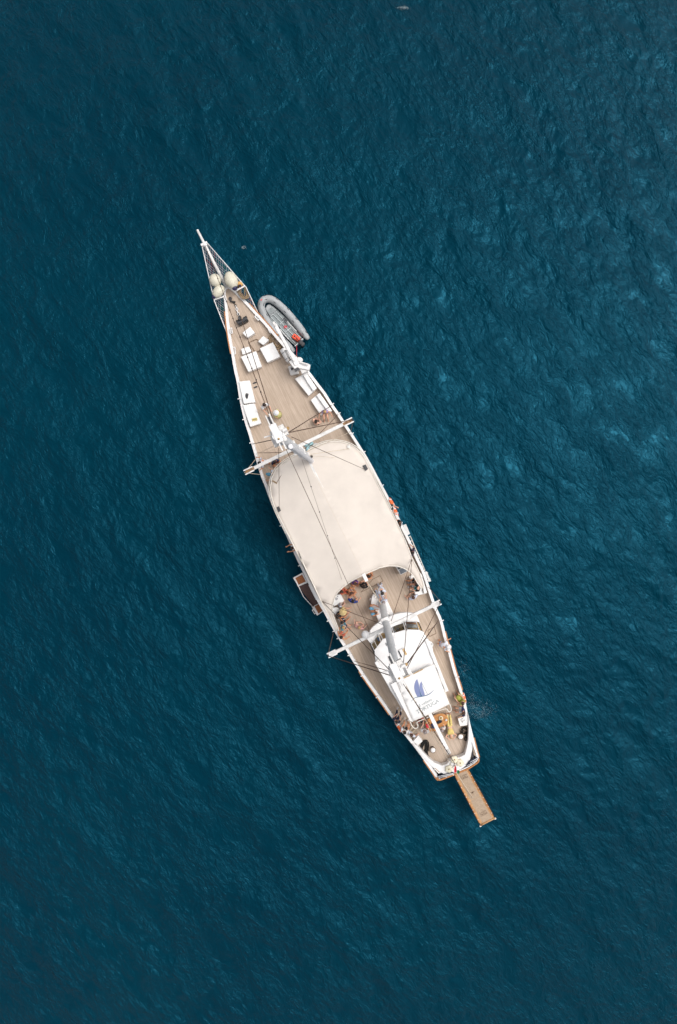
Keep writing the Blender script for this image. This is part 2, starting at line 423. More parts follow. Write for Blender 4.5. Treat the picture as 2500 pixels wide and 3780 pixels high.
# ================================================================== THE SEA
def build_sea():
    def axis(lo, hi, step, far):
        c = list(np.arange(lo, hi+1e-6, step)); d = step; a = [hi]; b = [lo]
        while a[-1] < far: d *= 1.35; a.append(a[-1]+d); b.append(b[-1]-d)
        return np.array(list(reversed(b[1:]))+c+a[1:])
    xs = axis(-29, 29, 0.125, 22000); ys = axis(-42, 42, 0.125, 22000)
    X, Y = np.meshgrid(xs, ys)
    rng = np.random.RandomState(11)
    Z = np.zeros_like(X); DX = np.zeros_like(X); DY = np.zeros_like(X)
    fade = np.clip((70-np.maximum(abs(X), abs(Y)))/25, 0, 1)
    # gust envelope
    env = 0.75+0.25*np.sin(X*0.21+0.8*np.sin(Y*0.13)+1.0)*np.sin(Y*0.17+0.9*np.sin(X*0.11))
    for main, spread, n, l0, l1, steep in ((45, 30, 18, 4.0, 10.0, 0.014), (32, 24, 40, 1.3, 4.0, 0.020), (108, 22, 28, 1.1, 3.6, 0.009), (40, 48, 80, 0.35, 1.3, 0.020)):
        for _ in range(n):
            lam = math.exp(rng.uniform(math.log(l0), math.log(l1)))
            th = R(main+rng.normal()*spread); k = 2*math.pi/lam
            A = steep/k*rng.uniform(0.5, 1.3)
            ph = (X*math.cos(th)+Y*math.sin(th))*k+rng.uniform(0, 6.283)
            e = env if lam < 3.5 else 1.0
            Z += A*np.cos(ph)*e
            s = np.sin(ph)*A*0.9
            DX -= s*math.cos(th); DY -= s*math.sin(th)
    Z *= fade; DX *= fade; DY *= fade
    ny, nx = X.shape
    co = np.stack([X+DX, Y+DY, Z], -1).reshape(-1, 3).astype(np.float32)
    idx = np.arange(nx*ny).reshape(ny, nx)
    quads = np.stack([idx[:-1, :-1], idx[:-1, 1:], idx[1:, 1:], idx[1:, :-1]], -1).reshape(-1, 4).astype(np.int32)
    me = bpy.data.meshes.new('sea'); nq = len(quads)
    me.vertices.add(len(co)); me.vertices.foreach_set('co', co.ravel())
    me.loops.add(nq*4); me.loops.foreach_set('vertex_index', quads.ravel())
    me.polygons.add(nq); me.polygons.foreach_set('loop_start', np.arange(0, nq*4, 4, dtype=np.int32))
    me.polygons.foreach_set('use_smooth', np.ones(nq, dtype=bool))
    me.materials.append(M['water']); me.update(calc_edges=True)
    o = bpy.data.objects.new('sea', me); COL.objects.link(o); o['kind'] = 'structure'
    o['label'] = 'dark teal open sea with small wind waves'
build_sea()

# ================================================================== THE SHIP
LEFT = [(839.5, 1056), (830, 1061), (825.8, 1072), (825.4, 1088), (829.6, 1108), (833.7, 1149), (838, 1191), (845, 1245), (856, 1305),
        (866, 1365), (877, 1414), (886, 1472), (903, 1548), (919, 1600), (929, 1634), (943, 1682), (962, 1748), (981, 1797),
        (999, 1847), (1019, 1894), (1040, 1939), (1057, 1973), (1074, 2011), (1091, 2050), (1108, 2086), (1140, 2152), (1174, 2220),
        (1197.5, 2260), (1213.6, 2290), (1235, 2328), (1258, 2367), (1283, 2405), (1303, 2438.6), (1320, 2464.5), (1348, 2506.6),
        (1376, 2546), (1404, 2585), (1440, 2637), (1477, 2690), (1518.7, 2741), (1567, 2805), (1603.7, 2858), (1613, 2872), (1624, 2879)]
RIGHT = [(849, 1058), (860, 1065), (872.8, 1075), (917.6, 1123), (955.5, 1164), (990, 1202), (1024, 1243), (1058, 1281), (1086, 1310),
         (1112, 1338), (1142, 1374), (1176, 1419), (1200, 1450), (1227, 1493), (1251, 1527), (1282, 1575), (1309, 1616), (1343, 1670),
         (1367, 1711), (1394, 1762), (1418, 1807), (1437.6, 1844), (1453, 1873), (1469, 1906), (1486, 1942), (1505, 1980), (1525, 2022),
         (1547, 2071), (1566, 2112), (1582, 2160), (1597, 2205), (1612, 2247), (1631, 2291), (1646, 2352), (1662, 2405), (1676, 2459),
         (1688, 2499), (1704, 2549), (1718, 2597), (1726, 2638), (1737, 2684), (1747, 2725), (1760, 2776), (1768, 2804), (1764, 2814.5)]
BULW = 0.50
loop_px = LEFT[::-1] + RIGHT + [(1745, 2828), (1725, 2840), (1681.7, 2858), (1650, 2870)]
def bulw(x, y):
    u = max(0.0, min(1.0, (along(x, y)-4.6)/6.0)); return 0.10+(BULW-0.10)*u*u*(3-2*u)
def DB(px, dz=0.0):
    p = D(px, BULW)
    for _ in range(3): p = D(px, bulw(p.x, p.y)+dz)
    return p
loop = [DB(p) for p in loop_px]
_sm = smoothpts(loop, 3, closed=True)
loop = [Vector((p.x, p.y, deckz(p.x, p.y)+bulw(p.x, p.y))) for p in _sm]
NL = len(loop)
def normals_of(path, closed=True):
    out = []; n = len(path)
    for i in range(n):
        a = path[i-1] if (closed or i > 0) else path[i]; b = path[(i+1) % n] if (closed or i < n-1) else path[i]
        d = (b-a).to_2d(); d.normalize(); out.append(Vector((d.y, -d.x)))
    return out
nrm = normals_of(loop)
cen = sum(loop, Vector())/NL
if sum((loop[i]-cen).to_2d().dot(nrm[i]) for i in range(NL)) < 0: nrm = [-n for n in nrm]
def inset(o): return [(p.x-n.x*o, p.y-n.y*o) for p, n in zip(loop, nrm)]

ship = root('sailing_ship', W((1250, 1930), 0.0), 'long two-masted sailing ship with tan deck and cream canopy on open sea', 'ship')

# hull skin
mb = MB(); levels = [0, 0.12, 0.3, 0.5, 0.7, 0.85, 1.0]
cl0 = across(*((loop[0].to_2d()+loop[NL//2].to_2d())/2))
mid_across = {}
def centre_at(s):
    l_ = [p for p in loop if abs(along(p.x, p.y)-s) < 1.2]
    a = [across(p.x, p.y) for p in l_]
    return (min(a)+max(a))/2
for t in levels:
    for p in loop:
        s = along(p.x, p.y); u = s/LEN
        bowf = max(0, (0.5-u)/0.4); sternf = max(0, (u-0.75)/0.25)
        c = centre_at(s); hw = across(p.x, p.y)-c
        f_ = 1-(0.05+0.5*bowf**1.3+0.25*sternf)*t**1.3
        z = p.z*(1-t) + (-0.9)*t
        s2 = s + 2.6*bowf**2*t - 1.8*sternf**2*t
        xy = BOW + AFT*s2 + STB*(c+hw*f_)
        mb.v.append((xy.x, xy.y, z))
for j in range(len(levels)-1):
    for i in range(NL):
        i2 = (i+1) % NL
        mb.f.append((j*NL+i, j*NL+i2, (j+1)*NL+i2, (j+1)*NL+i))
hull = mb.build('hull', M['navy'], ship, smooth=True)
# deck
mb = MB(); mb.sheet(inset(0.10), deckz, 0.8)
deck = mb.build('deck', M['deck'], ship, smooth=True)
# bulwark inner wall + cap rail
lowpath = loop
mb = MB(); mb.sweep(loop, -0.13, -0.03, -BULW-0.02, -0.06, nrm, True); mb.build('bulwark', M['white2'], ship)
mb = MB(); mb.sweep(loop, -0.145, 0.04, -0.06, 0.0, nrm, True); cap = mb.build('cap_rail', M['white'], ship, bevel=0.012)
# varnished rubbing strakes near bow and stern
def strake(i0, i1, o1=0.043, o2=0.115, z=-0.02):
    mb = MB(); seg = loop[i0:i1]; mb.sweep(seg, o1, o2, z-0.10, z, nrm[i0:i1]); return mb.build('rubbing_strake', M['varnish'], ship, bevel=0.01)
def idx_near(px):
    w_ = DB(px); return min(range(NL), key=lambda i: (loop[i]-w_).length)
iA, iB = idx_near((833, 1149)), idx_near((856, 1312)); strake(min(iA, iB), max(iA, iB)+1, z=0.02)
iA, iB = idx_near((917, 1123)), idx_near((1024, 1243)); strake(min(iA, iB), max(iA, iB)+1, z=0.02)
iA, iB = idx_near((1330, 2480)), idx_near((1440, 2637)); strake(min(iA, iB), max(iA, iB)+1)
iA, iB = idx_near((1640, 2340)), idx_near((1704, 2549)); strake(min(iA, iB), max(iA, iB)+1)
iA, iB = idx_near((1567, 2805)), idx_near((1620, 2876))
strake(min(iA, iB), max(iA, iB)+1)
iA, iB = idx_near((1747, 2725)), idx_near((1768, 2800)); strake(min(iA, iB), max(iA, iB)+1)
st = [D(p, BULW+0.02) for p in [(1612, 2870), (1618, 2876), (1626, 2878), (1650, 2869), (1682, 2857), (1725, 2839), (1745, 2827), (1762, 2815), (1767, 2808), (1767, 2800)]]
mb = MB(); mb.tube(smoothpts(st, 5), 0.065, 8); mb.build('stern_rim', M['varnish'], ship, smooth=True)

# small pad helper: box of 4 (or n) top pixels, standing on the deck
def slab(fr, pts, ztop, zbot, name, material, parent, bevel=0.03, smooth=False):
    top = [dq(fr, x, y, ztop) for x, y in pts]; z = sum(p.z for p in top)/len(top)
    for p in top: p.z = z
    mb = MB(); mb.prism(top, zb=z-(ztop-zbot)); return mb.build(name, material, parent, bevel=bevel, bseg=3)

# ---- bowsprit, net frame, net
def BZ(px, dz=0.0): return DB(px, dz)
tip = W(q('a', 140, 80), 4.2); mid = W(q('a', 222, 240), 3.95); base = W(q('a', 452, 694), 3.30)
mb = MB(); mb.tube([tip, mid, base], [0.075, 0.09, 0.115], 12); bs = mb.build('bowsprit', M['white2'], ship, smooth=True)
mb = MB(); mb.beam(W(q('a', 182, 248), 3.98), W(q('a', 248, 216), 3.98), 0.14, 0.12); mb.tube([mid-(mid-tip)*0.02, mid+(mid-tip)*0.1], 0.15, 10); mb.build('bowsprit_cap', M['white'], bs)
NZ = 3.55
netL = [W(q('a', 190, 245), 3.92), W(q('a', 320, 832), NZ+0.1), W(q('a', 452, 1170), 2.9), W(q('a', 470, 1215), 2.85)]
netR = [W(q('a', 245, 220), 3.92), W(q('a', 640, 672), NZ+0.1), W(q('a', 660, 690), NZ+0.08), W(q('a', 806, 1000), 2.9)]
for e in (netL, netR):
    mb = MB(); mb.tube(e, 0.032, 8); mb.build('net_rail', M['white'], ship, smooth=True)
for a_, b_ in (((318, 832), (432, 796)), ((556, 736), (655, 681))):
    mb = MB(); mb.beam(W(q('a', *a_), NZ+0.12), W(q('a', *b_), NZ+0.12), 0.09, 0.08); mb.build('net_bar', M['white'], ship, bevel=0.01)
def net(poly, zf, name):
    P = [Vector(p) for p in poly]; mbs = [MB(), MB(), MB()]
    def clip(o, d):
        ts = []
        for i in range(len(P)):
            a, b = P[i], P[(i+1) % len(P)]; e = b-a
            den = d.x*e.y-d.y*e.x
            if abs(den) < 1e-9: continue
            t = ((a.x-o.x)*e.y-(a.y-o.y)*e.x)/den; u = ((a.x-o.x)*d.y-(a.y-o.y)*d.x)/den
            if 0 <= u <= 1: ts.append(t)
        ts.sort(); return [(ts[i], ts[i+1]) for i in range(0, len(ts)-1, 2)]
    c = sum(P, Vector((0, 0)))/len(P)
    for sgn in (-1, 1):
        d = (AFT + STB*0.5*sgn).normalized(); n_ = Vector((-d.y, d.x)); cnt = 0
        for i in range(-90, 91):
            o = c+n_*(i*0.12)
            for t0, t1 in clip(o, d):
                if t1-t0 < 0.05: continue
                k = max(2, int((t1-t0)/0.5)+1)
                pts = []
                for j in range(k+1):
                    p = o+d*(t0+(t1-t0)*j/k); pts.append((p.x, p.y, zf(p.x, p.y)))
                cnt += 1
                mbs[0 if cnt % 5 else (1 if cnt % 10 else 2)].tube(pts, 0.013, 3, caps=False)
    for m_, mt, nm in zip(mbs, ('netw', 'netr', 'netg'), ('white_strands', 'red_strands', 'green_strands')):
        if m_.v: o = m_.build(name, NETM[mt], ship); o['kind'] = 'stuff'
NETM = dict(netw=mat('net_white', (0.50, 0.48, 0.50), 0.8, 0.2, 3), netr=mat('net_red', (0.42, 0.10, 0.10), 0.8), netg=mat('net_green', (0.08, 0.24, 0.20), 0.8))
def netz(x, y):
    s = along(x, y); s0 = along(netL[0].x, netL[0].y); s1 = along(netL[-1].x, netL[-1].y)
    u = max(0, min(1, (s-s0)/(s1-s0))); return 3.92*(1-u)+2.85*u-0.35*math.sin(math.pi*u)-0.02
nl = [p.to_2d() for p in netL]; nr = [p.to_2d() for p in netR]
hullbow_l = [BZ(p).to_2d() for p in ((846, 1245), (835, 1149), (829, 1110), (825, 1085), (830, 1060), (839, 1056))]
hullbow_r = [BZ(p).to_2d() for p in ((840, 1056), (872, 1075), (918, 1123), (952, 1160))]
net(nl + hullbow_l + [mid.to_2d()], netz, 'bow_net')
net([mid.to_2d()] + hullbow_r + list(reversed(nr)), netz, 'bow_net')

# ---- fairleads and cleats along the bulwark
for fr, pts in (('p', [(655, 1280), (700, 1272), (716, 1385), (670, 1392)]), ('p', [(1215, 1020), (1250, 985), (1325, 1065), (1290, 1105)]),
                ('p', [(1510, 1300), (1545, 1270), (1600, 1350), (1560, 1385)]), ('a', [(512, 1345), (545, 1340), (552, 1412), (524, 1415)])):
    top = [dq(fr, x, y, 0.28) for x, y in pts]; c = sum(top, Vector())/4
    mb = MB()
    for i in range(4): mb.beam(top[i], top[(i+1) % 4], 0.05, 0.10)
    fl = mb.build('fairlead', M['white'], ship, bevel=0.008)
    mb = MB(); mb.beam(c+AFT3*0.14-Vector((0, 0, 0.1)), c-AFT3*0.14-Vector((0, 0, 0.1)), 0.06, 0.06); mb.cyl(c-Vector((0, 0, 0.28)), 0.03, 0.18, 8)
    mb.build('cleat', M['steel'], fl)
for px in ((953, 1720), (929, 1634), (1040, 1939), (1109, 2088), (1213, 2290), (1232, 2322), (1250, 2354), (1290, 2417), (1338, 2491), (1390, 2565), (1225, 1490), (1252, 1528), (1298, 1598),
           (1343, 1668), (1411, 1795), (1462, 1890), (1578, 2147), (1632, 2292), (1655, 2385), (1688, 2499), (886, 1472), (903, 1548)):
    p = BZ(px); mb = MB(); i = idx_near(px); nn = Vector((nrm[i].x, nrm[i].y, 0)); p = loop[i]-nn*0.02
    mb.tube([p-nn*0.10+Vector((0, 0, 0.05)), p+nn*0.16+Vector((0, 0, 0.06))], 0.035, 8); mb.cyl(p, 0.045, 0.09, 8)
    mb.build('rail_cleat', M['white'], ship, smooth=False)

# ---- windlass with chain on the foredeck
wl = D(q('p', 925, 1110)); 
A_, B_, C_, D_, E_ = [dq('p', x, y, 0.35) for x, y in ((780, 1110), (870, 1218), (1066, 1105), (1020, 990), (905, 1050))]
mb = MB(); mb.prism([A_, B_, dq('p', 930, 1185, 0.35), E_], depth=0.3); mb.prism([dq('p', 950, 1180, 0.35), C_, D_, dq('p', 945, 1035, 0.35)], depth=0.3)
wd = mb.build('windlass', M['black'], ship, bevel=0.02)
mb = MB(); a_ = dq('p', 830, 1160, 0.38); b_ = dq('p', 1045, 1055, 0.38); mb.tube([a_, b_], 0.10, 14); mb.cyl(dq('p', 905, 1100, 0.0), 0.11, 0.62, 12)
mb.build('drum', M['dark'], wd, auto=40)
def chain(pts, r, name, material, parent):
    mb = MB(); pts = smoothpts(pts, 10); acc = 0; k = 0
    for i in range(len(pts)-1):
        acc += (pts[i+1]-pts[i]).length
        if acc > r*3.2:
            acc = 0; k += 1; d = (pts[i+1]-pts[i]).normalized()
            sd = d.cross(Vector((0, 0, 1))).normalized(); up = sd if k % 2 else Vector((0, 0, 1))
            loop_ = [pts[i]+d*(math.cos(a)*r*2.3)+up*(math.sin(a)*r*1.5) for a in [2*math.pi*j/8 for j in range(8)]]
            mb.tube(loop_, r*0.55, 5, closed=True)
    return mb.build(name, material, parent)
chain([dq('p', x, y, 0.06) for x, y in ((900, 1050), (860, 985), (820, 900), (800, 800), (770, 740), (735, 700))], 0.035, 'anchor_chain', M['black'], wd)
chain([dq('p', x, y, 0.09) for x, y in ((862, 1000), (825, 905), (806, 820), (785, 765))], 0.045, 'anchor_chain', M['white'], wd)
mb = MB(); mb.beam(dq('p', 662, 672, 0.10), dq('p', 780, 698, 0.10), 0.10, 0.12); mb.build('chain_stopper', M['black'], wd, bevel=0.02)
mb = MB(); mb.cyl(dq('p', 670, 622), 0.11, 0.10, 14); mb.torus(dq('p', 670, 622, 0.10), 0.09, 0.02); mb.build('chain_pipe', M['dark'], wd, auto=40)

mb = MB(); mb.tube(smoothpts([dq('p', x, y, 0.06) for x, y in ((538, 620), (532, 540), (535, 470), (560, 400), (605, 368), (655, 375), (710, 410), (800, 492), (900, 600))], 4), 0.095, 8); mb.build('bow_cap', M['white'], ship, smooth=True)
# deck hatches (thin raised trims)
def hatch(fr, pts, name='deck_hatch', h=0.05, wd_=0.045):
    P = [dq(fr, x, y, h) for x, y in pts]; mb = MB()
    for i in range(len(P)): mb.beam(P[i]-Vector((0, 0, h/2-0.004)), P[(i+1) % len(P)]-Vector((0, 0, h/2-0.004)), wd_, h)
    return mb.build(name, M['hatchline'], ship)
hatch('a', [(692, 1290), (780, 1252), (826, 1320), (810, 1378), (765, 1396)])
hatch('f', [(925, 312), (1010, 262), (1034, 350), (948, 392)], h=0.02, wd_=0.035)
hatch('e', [(480, 332), (610, 268), (735, 205), (700, 140), (620, 180)], h=0.02, wd_=0.03)

# ---- deck crane (davit) on the right side of the foredeck
cr0 = dq('a', 1215, 1560, 0)
mb = MB(); mb.prism([dq('a', x, y, 0.35) for x, y in ((1112, 1548), (1150, 1532), (1230, 1610), (1235, 1622), (1140, 1640))], depth=0.33); mb.cyl(cr0, 0.30, 1.0, 18)
crane = mb.build('deck_crane', M['white2'], ship, bevel=0.03)
zc = cr0.z
mb = MB(); mb.box(cr0+Vector((0, 0, 1.35)), (0.62, 0.55, 0.8), YAW+0.2); mb.ell(cr0+Vector((0.25, 0.2, 1.6)), (0.25, 0.2, 0.2)); mb.build('turret', M['white'], crane, bevel=0.05)
mb = MB()
a_ = W(q('a', 1208, 1535), zc+1.75); b_ = W(q('a', 975, 1095), zc+2.0); mb.beam(a_, b_, 0.21, 0.22)
mb.build('crane_boom', M['white'], crane, bevel=0.03)
mb = MB(); mb.beam(W(q('a', 985, 1115), zc+2.12), W(q('a', 958, 1070), zc+2.05), 0.14, 0.12); mb.beam(W(q('a', 1180, 1490), zc+1.98), W(q('a', 1020, 1190), zc+2.18), 0.10, 0.10); mb.build('boom_extension', M['white2'], crane, bevel=0.015)
mb = MB(); mb.tube([W(q('a', 1150, 1505), zc+1.3), W(q('a', 1082, 1370), zc+1.65)], 0.07, 10); mb.build('ram', M['steel'], crane, smooth=True)
mb = MB(); mb.beam(W(q('a', 1215, 1535), zc+1.55), W(q('a', 1350, 1560), zc+1.55), 0.36, 0.30); mb.build('counter_box', M['white'], crane, bevel=0.03)
mb = MB(); mb.box(W(q('a', 1285, 1590), zc+1.3), (0.42, 0.38, 0.5), 0.4); mb.build('winch_housing', M['white2'], crane, bevel=0.03)
mb = MB(); mb.tube([W(q('a', 1240, 1500), zc+1.85), W(q('a', 1330, 1528), zc+1.9)], 0.06, 8); mb.build('crane_pipe', M['white2'], crane)
mb = MB(); mb.tube([W(q('a', 1140, 1550), zc+1.2), W(q('a', 1190, 1600), zc+0.9)], 0.05, 8); mb.build('crane_pipe', M['white2'], crane)
mb = MB(); mb.box(W(q('a', 1207, 1580), zc+1.78), (0.18, 0.32, 0.06), YAW); mb.build('crane_hollow', M['dark'], crane)
mb = MB(); mb.box(W(q('a', 1165, 1570), zc+1.2), (0.12, 0.25, 0.1), YAW); mb.build('crane_hollow', M['dark'], crane)
for (x0, y0), (x1, y1) in (((1190, 1440), (1235, 1490)), ((1200, 1420), (1262, 1500))):
    mb = MB(); mb.tube([W(q('a', x0, y0), zc+0.95), W(q('a', x1, y1), zc+1.1)], 0.018, 6); mb.build('hydraulic_hose', M['stay'], crane)

# ---- foremast and aft mast
def mast_at(px, vis, headh):       # px = where the mast meets the surface `vis` metres above the deck
    p = D(px, vis); b = Vector((p.x, p.y, deckz(p.x, p.y))); return b, b+Vector((0, 0, headh))
MH = 19.2
fb, fh = mast_at(q('j', 355, 1085), 2.6, MH)
ab, ah = mast_at(q('m', 720, 720), 0.75, MH-0.4)
def on(b, h): return b+Vector((0, 0, h))
SPR = 7.5
def flat_mast(b, h0, h1, ln0, wd0, ln1, wd1, name, material, parent, off=Vector()):
    mb = MB(); seg = 16; rings = 10; vs_ = []
    for j in range(rings+1):
        u = j/rings; z = h0+(h1-h0)*u; ln = ln0+(ln1-ln0)*u; wd_ = wd0+(wd1-wd0)*u
        for k in range(seg):
            a = 2*math.pi*k/seg; vs_.append(b+off+AFT3*(ln*math.cos(a))+STB3*(wd_*math.sin(a))+Vector((0, 0, z)))
    fs_ = [(j*seg+k, j*seg+(k+1) % seg, (j+1)*seg+(k+1) % seg, (j+1)*seg+k) for j in range(rings) for k in range(seg)]
    fs_ += [tuple(range(seg-1, -1, -1)), tuple(rings*seg+k for k in range(seg))]
    mb.add(vs_, fs_); return mb.build(name, material, parent, auto=50)
def spreader(b, tipL, tipR, parent, wood):
    z = b.z+SPR; l_ = W(tipL, z); r_ = W(tipR, z)
    mb = MB(); mb.beam(l_.lerp(r_, 0.04), r_.lerp(l_, 0.04), 0.19, 0.14); sp = mb.build('spreader', M['white2'], parent, bevel=0.02)
    ax = (r_-l_).normalized(); sd = Vector((-ax.y, ax.x, 0))
    for p, s_ in ((l_, 1), (r_, -1)):
        mb = MB()
        for o in (-1, 1): mb.beam(p+sd*0.12*o, p+ax*s_*0.55+sd*0.12*o, 0.06, 0.14)
        mb.beam(p+ax*s_*0.12-sd*0.1, p+ax*s_*0.12+sd*0.1, 0.05, 0.05)
        mb.build('spreader_fork', M['white'], parent)
        mb = MB(); mb.beam(p+ax*s_*0.08, p+ax*s_*(0.62 if wood else 0.5), 0.15, 0.16); mb.build('spreader_tip', M['rustwood'] if wood else M['white2'], parent)
    return l_, r_
def masthead(b, top, parent, wide):
    o = MB(); o.box(top-AFT3*0.10-Vector((0, 0, 0.15)), (0.80, 0.30, 0.40), YAW); mh = o.build('masthead', M['white'], parent, bevel=0.02)
    o = MB(); o.box(top-AFT3*0.02-Vector((0, 0, 0.55)), (0.62, 0.52, 0.12), YAW); o.build('masthead_plate', M['white2'], mh, bevel=0.015)
    for s_ in (-0.08, 0.08):
        o = MB(); o.beam(top-AFT3*0.45+STB3*s_, top-AFT3*0.90+STB3*s_-Vector((0, 0, 0.1)), 0.05, 0.18); o.build('crane_cheek', M['white2'], mh)
        o = MB(); o.beam(top+AFT3*0.27+STB3*s_-Vector((0, 0, 0.2)), top+AFT3*0.62+STB3*s_-Vector((0, 0, 0.25)), 0.05, 0.18); o.build('crane_cheek', M['white2'], mh)
    for a_, s_, z_, sz in ((-0.22, 0.26, -0.62, (0.34, 0.22, 0.22)), (0.10, -0.25, -0.7, (0.46, 0.18, 0.22)), (-0.05, 0.30, -0.9, (0.2, 0.2, 0.3))):
        o = MB(); o.box(top+AFT3*a_+STB3*s_+Vector((0, 0, z_)), sz, YAW); o.build('light_bracket', M['white2'], mh, bevel=0.015)
    o = MB(); o.beam(top-AFT3*0.16-STB3*0.22-Vector((0, 0, 0.5)), top-AFT3*0.22-STB3*0.55-Vector((0, 0, 0.5)), 0.05, 0.05); o.build('antenna_arm', M['white'], mh)
    o = MB(); o.tube([top-AFT3*0.12+STB3*0.25-Vector((0, 0, 0.4)), top-AFT3*0.12+STB3*0.46-Vector((0, 0, 0.4))], 0.06, 10); o.build('lamp_arm', M['white'], mh)
    o = MB(); o.ell(top-AFT3*0.12+STB3*0.48-Vector((0, 0, 0.4)), (0.07, 0.07, 0.07)); o.build('lamp', M['tan'], mh, smooth=True)
    o = MB(); o.ell(top+AFT3*0.16+Vector((0, 0, 0.07)), (0.045, 0.045, 0.06)); o.build('masthead_lamp', M['tan'], mh, smooth=True)
    o = MB(); o.box(top-AFT3*0.66-Vector((0, 0, 0.02)), (0.32, 0.08, 0.10), YAW); o.build('sheave', M['dark'], mh)
    return mh
fm = flat_mast(fb, 0.0, MH, 0.24, 0.24, 0.21, 0.21, 'foremast', M['mast'], ship)
flat_mast(fb, 2.6, 16.5, 0.16, 0.15, 0.11, 0.10, 'furled_sail', M['sail'], fm, AFT3*0.36+STB3*0.14)
am = flat_mast(ab, 0.0, MH-0.4, 0.24, 0.24, 0.19, 0.17, 'aft_mast', M['mast'], ship)
flat_mast(ab, 2.9, 16.5, 0.12, 0.13, 0.09, 0.10, 'furled_sail', M['sail'], am, AFT3*0.34)
fl_, fr_ = spreader(fb, q('b', 300, 1292), q('b', 1462, 722), fm, True)
al_, ar_ = spreader(ab, q('e', 95, 1068), q('e', 1402, 445), am, False)
masthead(fb, fh, fm, True); masthead(ab, ah, am, True)
for b, par in ((fb, fm), (ab, am)):      # steps and fittings up the mast
    for k in range(9):
        z = 3.0+k*1.6; mb = MB(); s_ = 1 if k % 2 else -1
        mb.box(b+STB3*0.22*s_+Vector((0, 0, z)), (0.14, 0.12, 0.05), YAW); mb.build('mast_step', M['white2'], par)
    mb = MB(); mb.box(b-AFT3*0.05+Vector((0, 0, SPR-0.05)), (0.62, 0.46, 0.26), YAW); mb.build('spreader_collar', M['white2'], par, bevel=0.04)

# mast-foot gear of the foremast: pale blue cover, white lockers, winches
mb = MB(); mb.ell(dq('j', 395, 790, 1.9), (0.33, 0.16, 0.2), Matrix.Rotation(0.35, 3, 'Z')); mb.build('sail_cover', M['bluecloth'], ship, smooth=True); mb = MB(); mb.ell(dq('j', 385, 930, 2.3), (0.17, 0.34, 0.25), Matrix.Rotation(0.3, 3, 'Z')); mb.build('sail_cover', M['bluecloth'], ship, smooth=True)
mb = MB(); mb.ell(dq('j', 130, 1015, 2.35), (0.36, 0.17, 0.28), Matrix.Rotation(0.5, 3, 'Z'), 16, 10); lk0 = MB(); lk0.ell(dq('j', 560, 800, 2.2), (0.20, 0.12, 0.2), Matrix.Rotation(0.2, 3, 'Z'), 16, 10); lk0.build('gear_pod', M['white'], ship, smooth=True); lk = mb.build('gear_pod', M['white'], ship, smooth=True)
mb = MB(); mb.box(dq('j', 155, 1008, 2.66), (0.20, 0.14, 0.06), 0.4); mb.build('pod_window', M['black'], lk)
for x, y in ((360, 1100), (452, 1075)):
    mb = MB(); p = dq('j', x, y, 3.0); mb.cyl(p-Vector((0, 0, 0.2)), 0.10, 0.25, 14, 0.07); mb.build('winch', M['black'], ship, auto=40)

# ---- big cream canopy over the middle of the deck
CZ = 2.35
cl_out = (qs('c', [(520, 345), (490, 340), (400, 375), (300, 440), (230, 510), (185, 600), (172, 700), (180, 780), (205, 870), (250, 980), (300, 1080), (350, 1180), (430, 1340), (540, 1560)])
          + qs('d', [(150, 130), (210, 270), (310, 480), (360, 590), (430, 720), (495, 850), (515, 848)])
          + qs('e', [(216, 745), (195, 690), (160, 600), (150, 530), (155, 470), (175, 400), (210, 330), (270, 270), (340, 215), (430, 160), (510, 123), (600, 82), (700, 42), (800, 22), (900, 26), (980, 55), (1040, 92), (1090, 150), (1130, 220), (1172, 278), (1195, 284)])
          + qs('k', [(1052, 1960), (1030, 1880), (980, 1740), (930, 1640), (830, 1440), (700, 1105), (600, 890), (500, 670), (420, 510), (350, 370)])
          + qs('c', [(1330, 680), (1250, 520), (1180, 380), (1130, 312), (1070, 262), (1000, 226), (930, 208), (850, 202), (760, 216), (690, 242), (600, 285), (560, 320)]))
ridge_a, ridge_b = D(q('c', 545, 340), CZ+0.6), D(q('e', 512, 123), CZ+0.6)
def canz(x, y):
    p = Vector((x, y)); d = (ridge_b-ridge_a).to_2d().normalized(); r = p-ridge_a.to_2d()
    dist = abs(r.x*d.y-r.y*d.x); u = r.dot(d)
    base = 2.0+0.02+CZ
    return base + 0.42*math.exp(-(dist/2.2)**2*0.8)*1.0 + 0.05*max(0, 1-dist/0.22) + 0.02*math.sin(u*1.9+dist*1.3)*min(1, dist) + 0.012*math.sin(dist*5.0+u*0.7) - 0.03*abs(math.sin(u*math.pi/3.1))*0.3
cl_w = [W(p, 2.0+CZ).to_2d() for p in cl_out]
mb = MB(); mb.sheet(cl_w, canz, 0.45, 0.03, line=[(ridge_a.lerp(ridge_b, i/40).x, ridge_a.lerp(ridge_b, i/40).y) for i in range(1, 40)])
can = mb.build('canopy', M['canopy'], ship, smooth=True)
edge3 = [Vector((p.x, p.y, canz(p.x, p.y)+0.015)) for p in cl_w]
mb = MB(); mb.tube(edge3, 0.035, 6, closed=True); mb.build('canopy_hem', M['pipe'], can, smooth=True)
for a0, a1, o_ in ((1, 11, 0.16), (45, 56, 0.12)):
    pass
def frame_pipe(ids, off, z):
    pts = []
    for i in ids:
        p = edge3[i]; nx_ = (edge3[(i+1) % len(edge3)]-edge3[i-1]).to_2d().normalized(); n_ = Vector((nx_.y, -nx_.x))
        if (p.to_2d()+n_*0.1-cen.to_2d()).length < (p.to_2d()-cen.to_2d()).length: n_ = -n_
        pts.append(Vector((p.x+n_.x*off, p.y+n_.y*off, p.z+z)))
    mb = MB(); mb.tube(smoothpts(pts, 3), 0.03, 6); return mb.build('canopy_frame', M['pipe'], can, smooth=True)
frame_pipe(range(1, 12), 0.10, -0.08)
nE = len(edge3)
frame_pipe(range(nE-14, nE-1), 0.09, -0.08)
